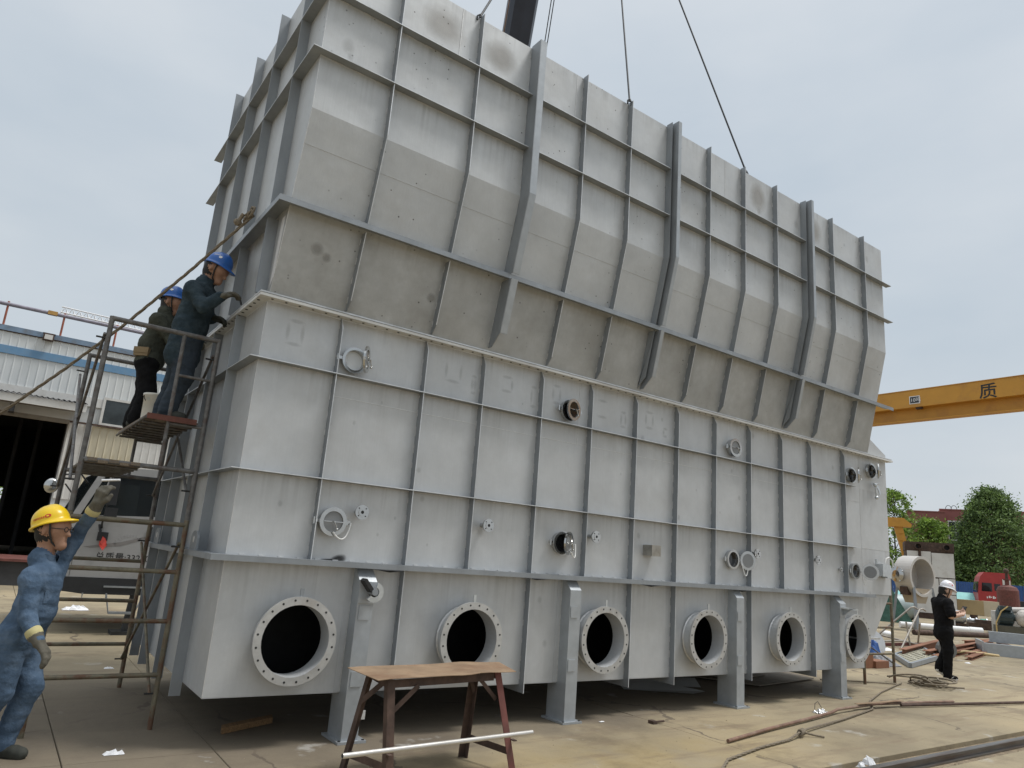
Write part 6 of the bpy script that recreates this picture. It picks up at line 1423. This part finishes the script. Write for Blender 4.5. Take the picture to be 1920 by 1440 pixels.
# white pipe, rusty bars, beams
b = MB(); b.tube([(28.3,8.75,.13),(30.55,6.72,.13)], .12, 14); b.tube([(30.2,7.04,.13),(30.55,6.72,.13)], .135, 14); b.obj('white_pipe', M['white'], base=(29.5,7.7,0), label='white plastic pipe lying behind the walking man', cat='pipe')
b = MB(); b.tube([(25.1,6.7,.09),(29.1,5.8,.09)], .09, 12); b.obj('brown_pipe', M['rust'], base=(27,6.2,0), label='dark brown pipe on the ground below the white pipe', cat='pipe')
b = MB(); b.bar((17.9,4.44,.04),(22,4.4,.04), .08, .07); b.obj('brown_bar', M['rust_red'], base=(20,4.4,0), label='thin red brown bar on the bright ground behind the pipe trestle', cat='steel bar')
M['oxide'] = mat('rust_orange_beam', (.24,.105,.055), .8, .05, .22, 3, None, .2, 30, .004, tint=(.13,.065,.04), tint_amt=.6)
bm = [((16.05,2.64),(21.3,4.13),.20,'long rust orange beam reaching left behind the grate'),((16.6,2.38),(24.2,3.94),.20,'longest rust orange beam behind the walking man'),((16.65,2.2),(23.2,3.75),.12,'flat rust beam lying in front of the longest one'),((19.2,2.55),(22.6,3.35),.10,'short rust beam at the right end of the heap'),((18.1,2.1),(20.8,2.8),.08,'lowest rust beam nearest the walking man'),((23.3,4.34),(26,4.6),.14,'rust beam lying farthest back at the right')]
for k, (p, q, h_, lab) in enumerate(bm):
    b = MB(); p, q = V(*p,0), V(*q,0); d = (q-p).normalized(); s_ = V(-d.y,d.x,0)*.07; z = 0.0
    b.bar(p+V(0,0,z+.008), q+V(0,0,z+.008), .15, .014); b.bar(p+V(0,0,z+h_-.008), q+V(0,0,z+h_-.008), .15, .014); b.bar(p+V(0,0,z+h_/2), q+V(0,0,z+h_/2), .012, h_-.03)
    b.obj('steel_beam', M['oxide'], base=tuple(p), label=lab, cat='steel beam', group='rusty steel beams heaped on the yard')
# grate leaning on the beams
c1, c2, c3, c4 = V(15.78,2.68,.06), V(14.25,1.60,.05), V(16.75,2.20,.07), V(18.7,3.45,.09)
gr = thing('steel_grate', 'dark steel grid panel with pale bars lying against the rusty beams', 'grate', (16,2.3,0))
M['bars'] = mat('pale_grate_bars', (.36,.34,.26), .6, .2, .2, 8)
for p, q in ((c1,c2),(c2,c3),(c3,c4),(c4,c1)): MB().bar(p, q, .06, .09).obj('frame_bar', M['rib'], gr)
for k in range(1,3): MB().bar(c2.lerp(c3,k/3), c1.lerp(c4,k/3), .05, .06).obj('cross_bar', M['bars'], gr)
for k in range(1,8): MB().bar(c2.lerp(c1,k/8)+V(0,0,.01), c3.lerp(c4,k/8)+V(0,0,.01), .045, .05).obj('grid_bar', M['bars'], gr)
b = MB(); b.prism([c1-V(0,0,.10),c2-V(0,0,.04),c3-V(0,0,.18),c4-V(0,0,.38)], (0,0,.012)); b.obj('back_sheet', M['interior'], gr)
# pipe trestle (two bent pipes)
ts = thing('pipe_trestle', 'folding trestle of thin bent pipes on the bright ground', 'trestle', (19.6,4.2,0)); M['tpipe'] = mat('bare_thin_pipe', (.42,.38,.33), .45, .4, .15, 8)
for nm, pts in (('bent_pipe',[(19.0,5.0,.02),(19.34,3.98,1.06),(19.42,3.93,1.08),(19.5,3.88,1.03)]),('bent_pipe',[(18.45,3.85,.02),(19.55,3.85,1.02),(19.63,3.8,1.05),(19.7,3.76,1.0)]),('support_pipe',[(19.38,4.15,.66),(19.45,4.1,.02)]),('support_pipe',[(19.63,3.9,.66),(20.5,4.4,.02)]),('tie_pipe',[(19.05,4.75,.25),(20.2,4.25,.05)]),('tie_pipe',[(18.7,3.9,.2),(18.3,5.0,.03)])):
    MB().tube(pts, .025, 8).obj(nm, M['tpipe'], ts)
b = MB(); b.ball((22.5,6.3,.08), .17, 10, 6, 0, (1.3,1,.6)); b.obj('white_bag', M['white'], base=(22.5,6.1,0), label='white plastic bag on the ground behind the pipe trestle', cat='bag')
# silver frame at right edge
so = (20.6,2.78,0); sf_ = thing('channel_weldment', 'silver welded channel frame lying at the right edge', 'steel frame', so)
for r0, r1, f0, z0, z1 in ((.05,3.2,.0,.0,.30),(.28,3.4,.75,.30,.58)):
    b = MB(); rbox(b, so, r0, r1, f0, f0+.02, z0, z1); rbox(b, so, r0, r1, f0+.02, f0+.18, z1-.02, z1); rbox(b, so, r0, r1, f0+.02, f0+.18, z0, z0+.02); b.obj('channel', M['leg'], sf_)
b = MB(); rbox(b, so, .0,.045,-.02,1.2,.0,.34); b.obj('end_plate', M['leg'], sf_)
b = MB(); rbox(b, so, .5,.7,.2,1.2,0,.3); rbox(b, so, 1.8,2.0,.2,1.2,0,.3); b.obj('packing', M['rust'], sf_)
b = MB(); b.tube([(18.6,2.9,.03),(19.4,2.72,.10),(20.2,2.55,.05),(20.6,2.4,.02)], .035, 6); b.obj('pale_hose', mat('pale_yellow_strap',(.55,.42,.22),.7), base=(19.5,2.7,0), label='pale yellow strap snaking towards the silver frame', cat='strap')
# grey wheel like drum behind the man's legs, dark lump
b = MB(); b.lathe((17.6,2.42,.22), (-.6,-.8,0), [(.01,0),(.20,0),(.22,.03),(.22,.16),(.01,.16)], 18); b.obj('small_wheel', mat('grey_rubber_wheel',(.16,.16,.15),.8,0,.2,6), base=(17.6,2.4,0), label='small grey wheel lying behind the legs of the man in black', cat='wheel')
# right hand scaffold frame, brown block, cloth and odds and ends
fr = thing('scaffold_ladder', 'single rusty scaffold frame standing behind the right end of the casing', 'scaffold', (11,.55,0))
tb([(11.49,.534,0),(11.49,.534,1.75)], .024, 'post', M['tube'], fr); tb([(10.61,.577,0),(10.61,.577,1.75)], .024, 'post', M['tube'], fr)
for z in (.47,.9,1.3,1.7): tb([(11.49,.534,z),(10.61,.577,z)], .019, 'rung', M['tube'], fr)
tb([(11.49,.56,.32),(10.75,.6,.62)], .012, 'brace', M['tube_grey'], fr)
b = MB(); b.box((12.7,1.75,.0),(13.1,2.05,.26)); b.box((13.1,1.7,.0),(13.6,2.0,.13)); b.obj('steel_offcut', M['oxide'], base=(13.1,1.85,0), label='rust orange steel offcuts behind the right scaffold post', cat='steel offcut')
crumple('grey_cloth', (13.95,2.05), .75, .55, .22, 'grey cloth heap on the ground left of the grate', 8, 31, m=mat('grey_cloth_heap',(.24,.24,.25),.9,0,.25,6,None,.8,18,.03))
crumple('blue_sheet', (15.9,3.3), .45, .4, .45, 'small blue plastic sheet behind the last port', 5, 33, m=M['fencep']); crumple('white_sheet', (17.5,3.8), .5, .35, .06, 'white sheet of paper on the ground behind the rust offcuts', 5, 34)
b = MB(); b.lathe((16.5,3.6,.2), (-.5,-.8,.3), [(.01,0),(.34,0),(.34,.02),(.01,.02)], 18); b.obj('round_plate', M['plate'], base=(16.5,3.6,0), label='round grey plate leaning behind the hopper', cat='plate')
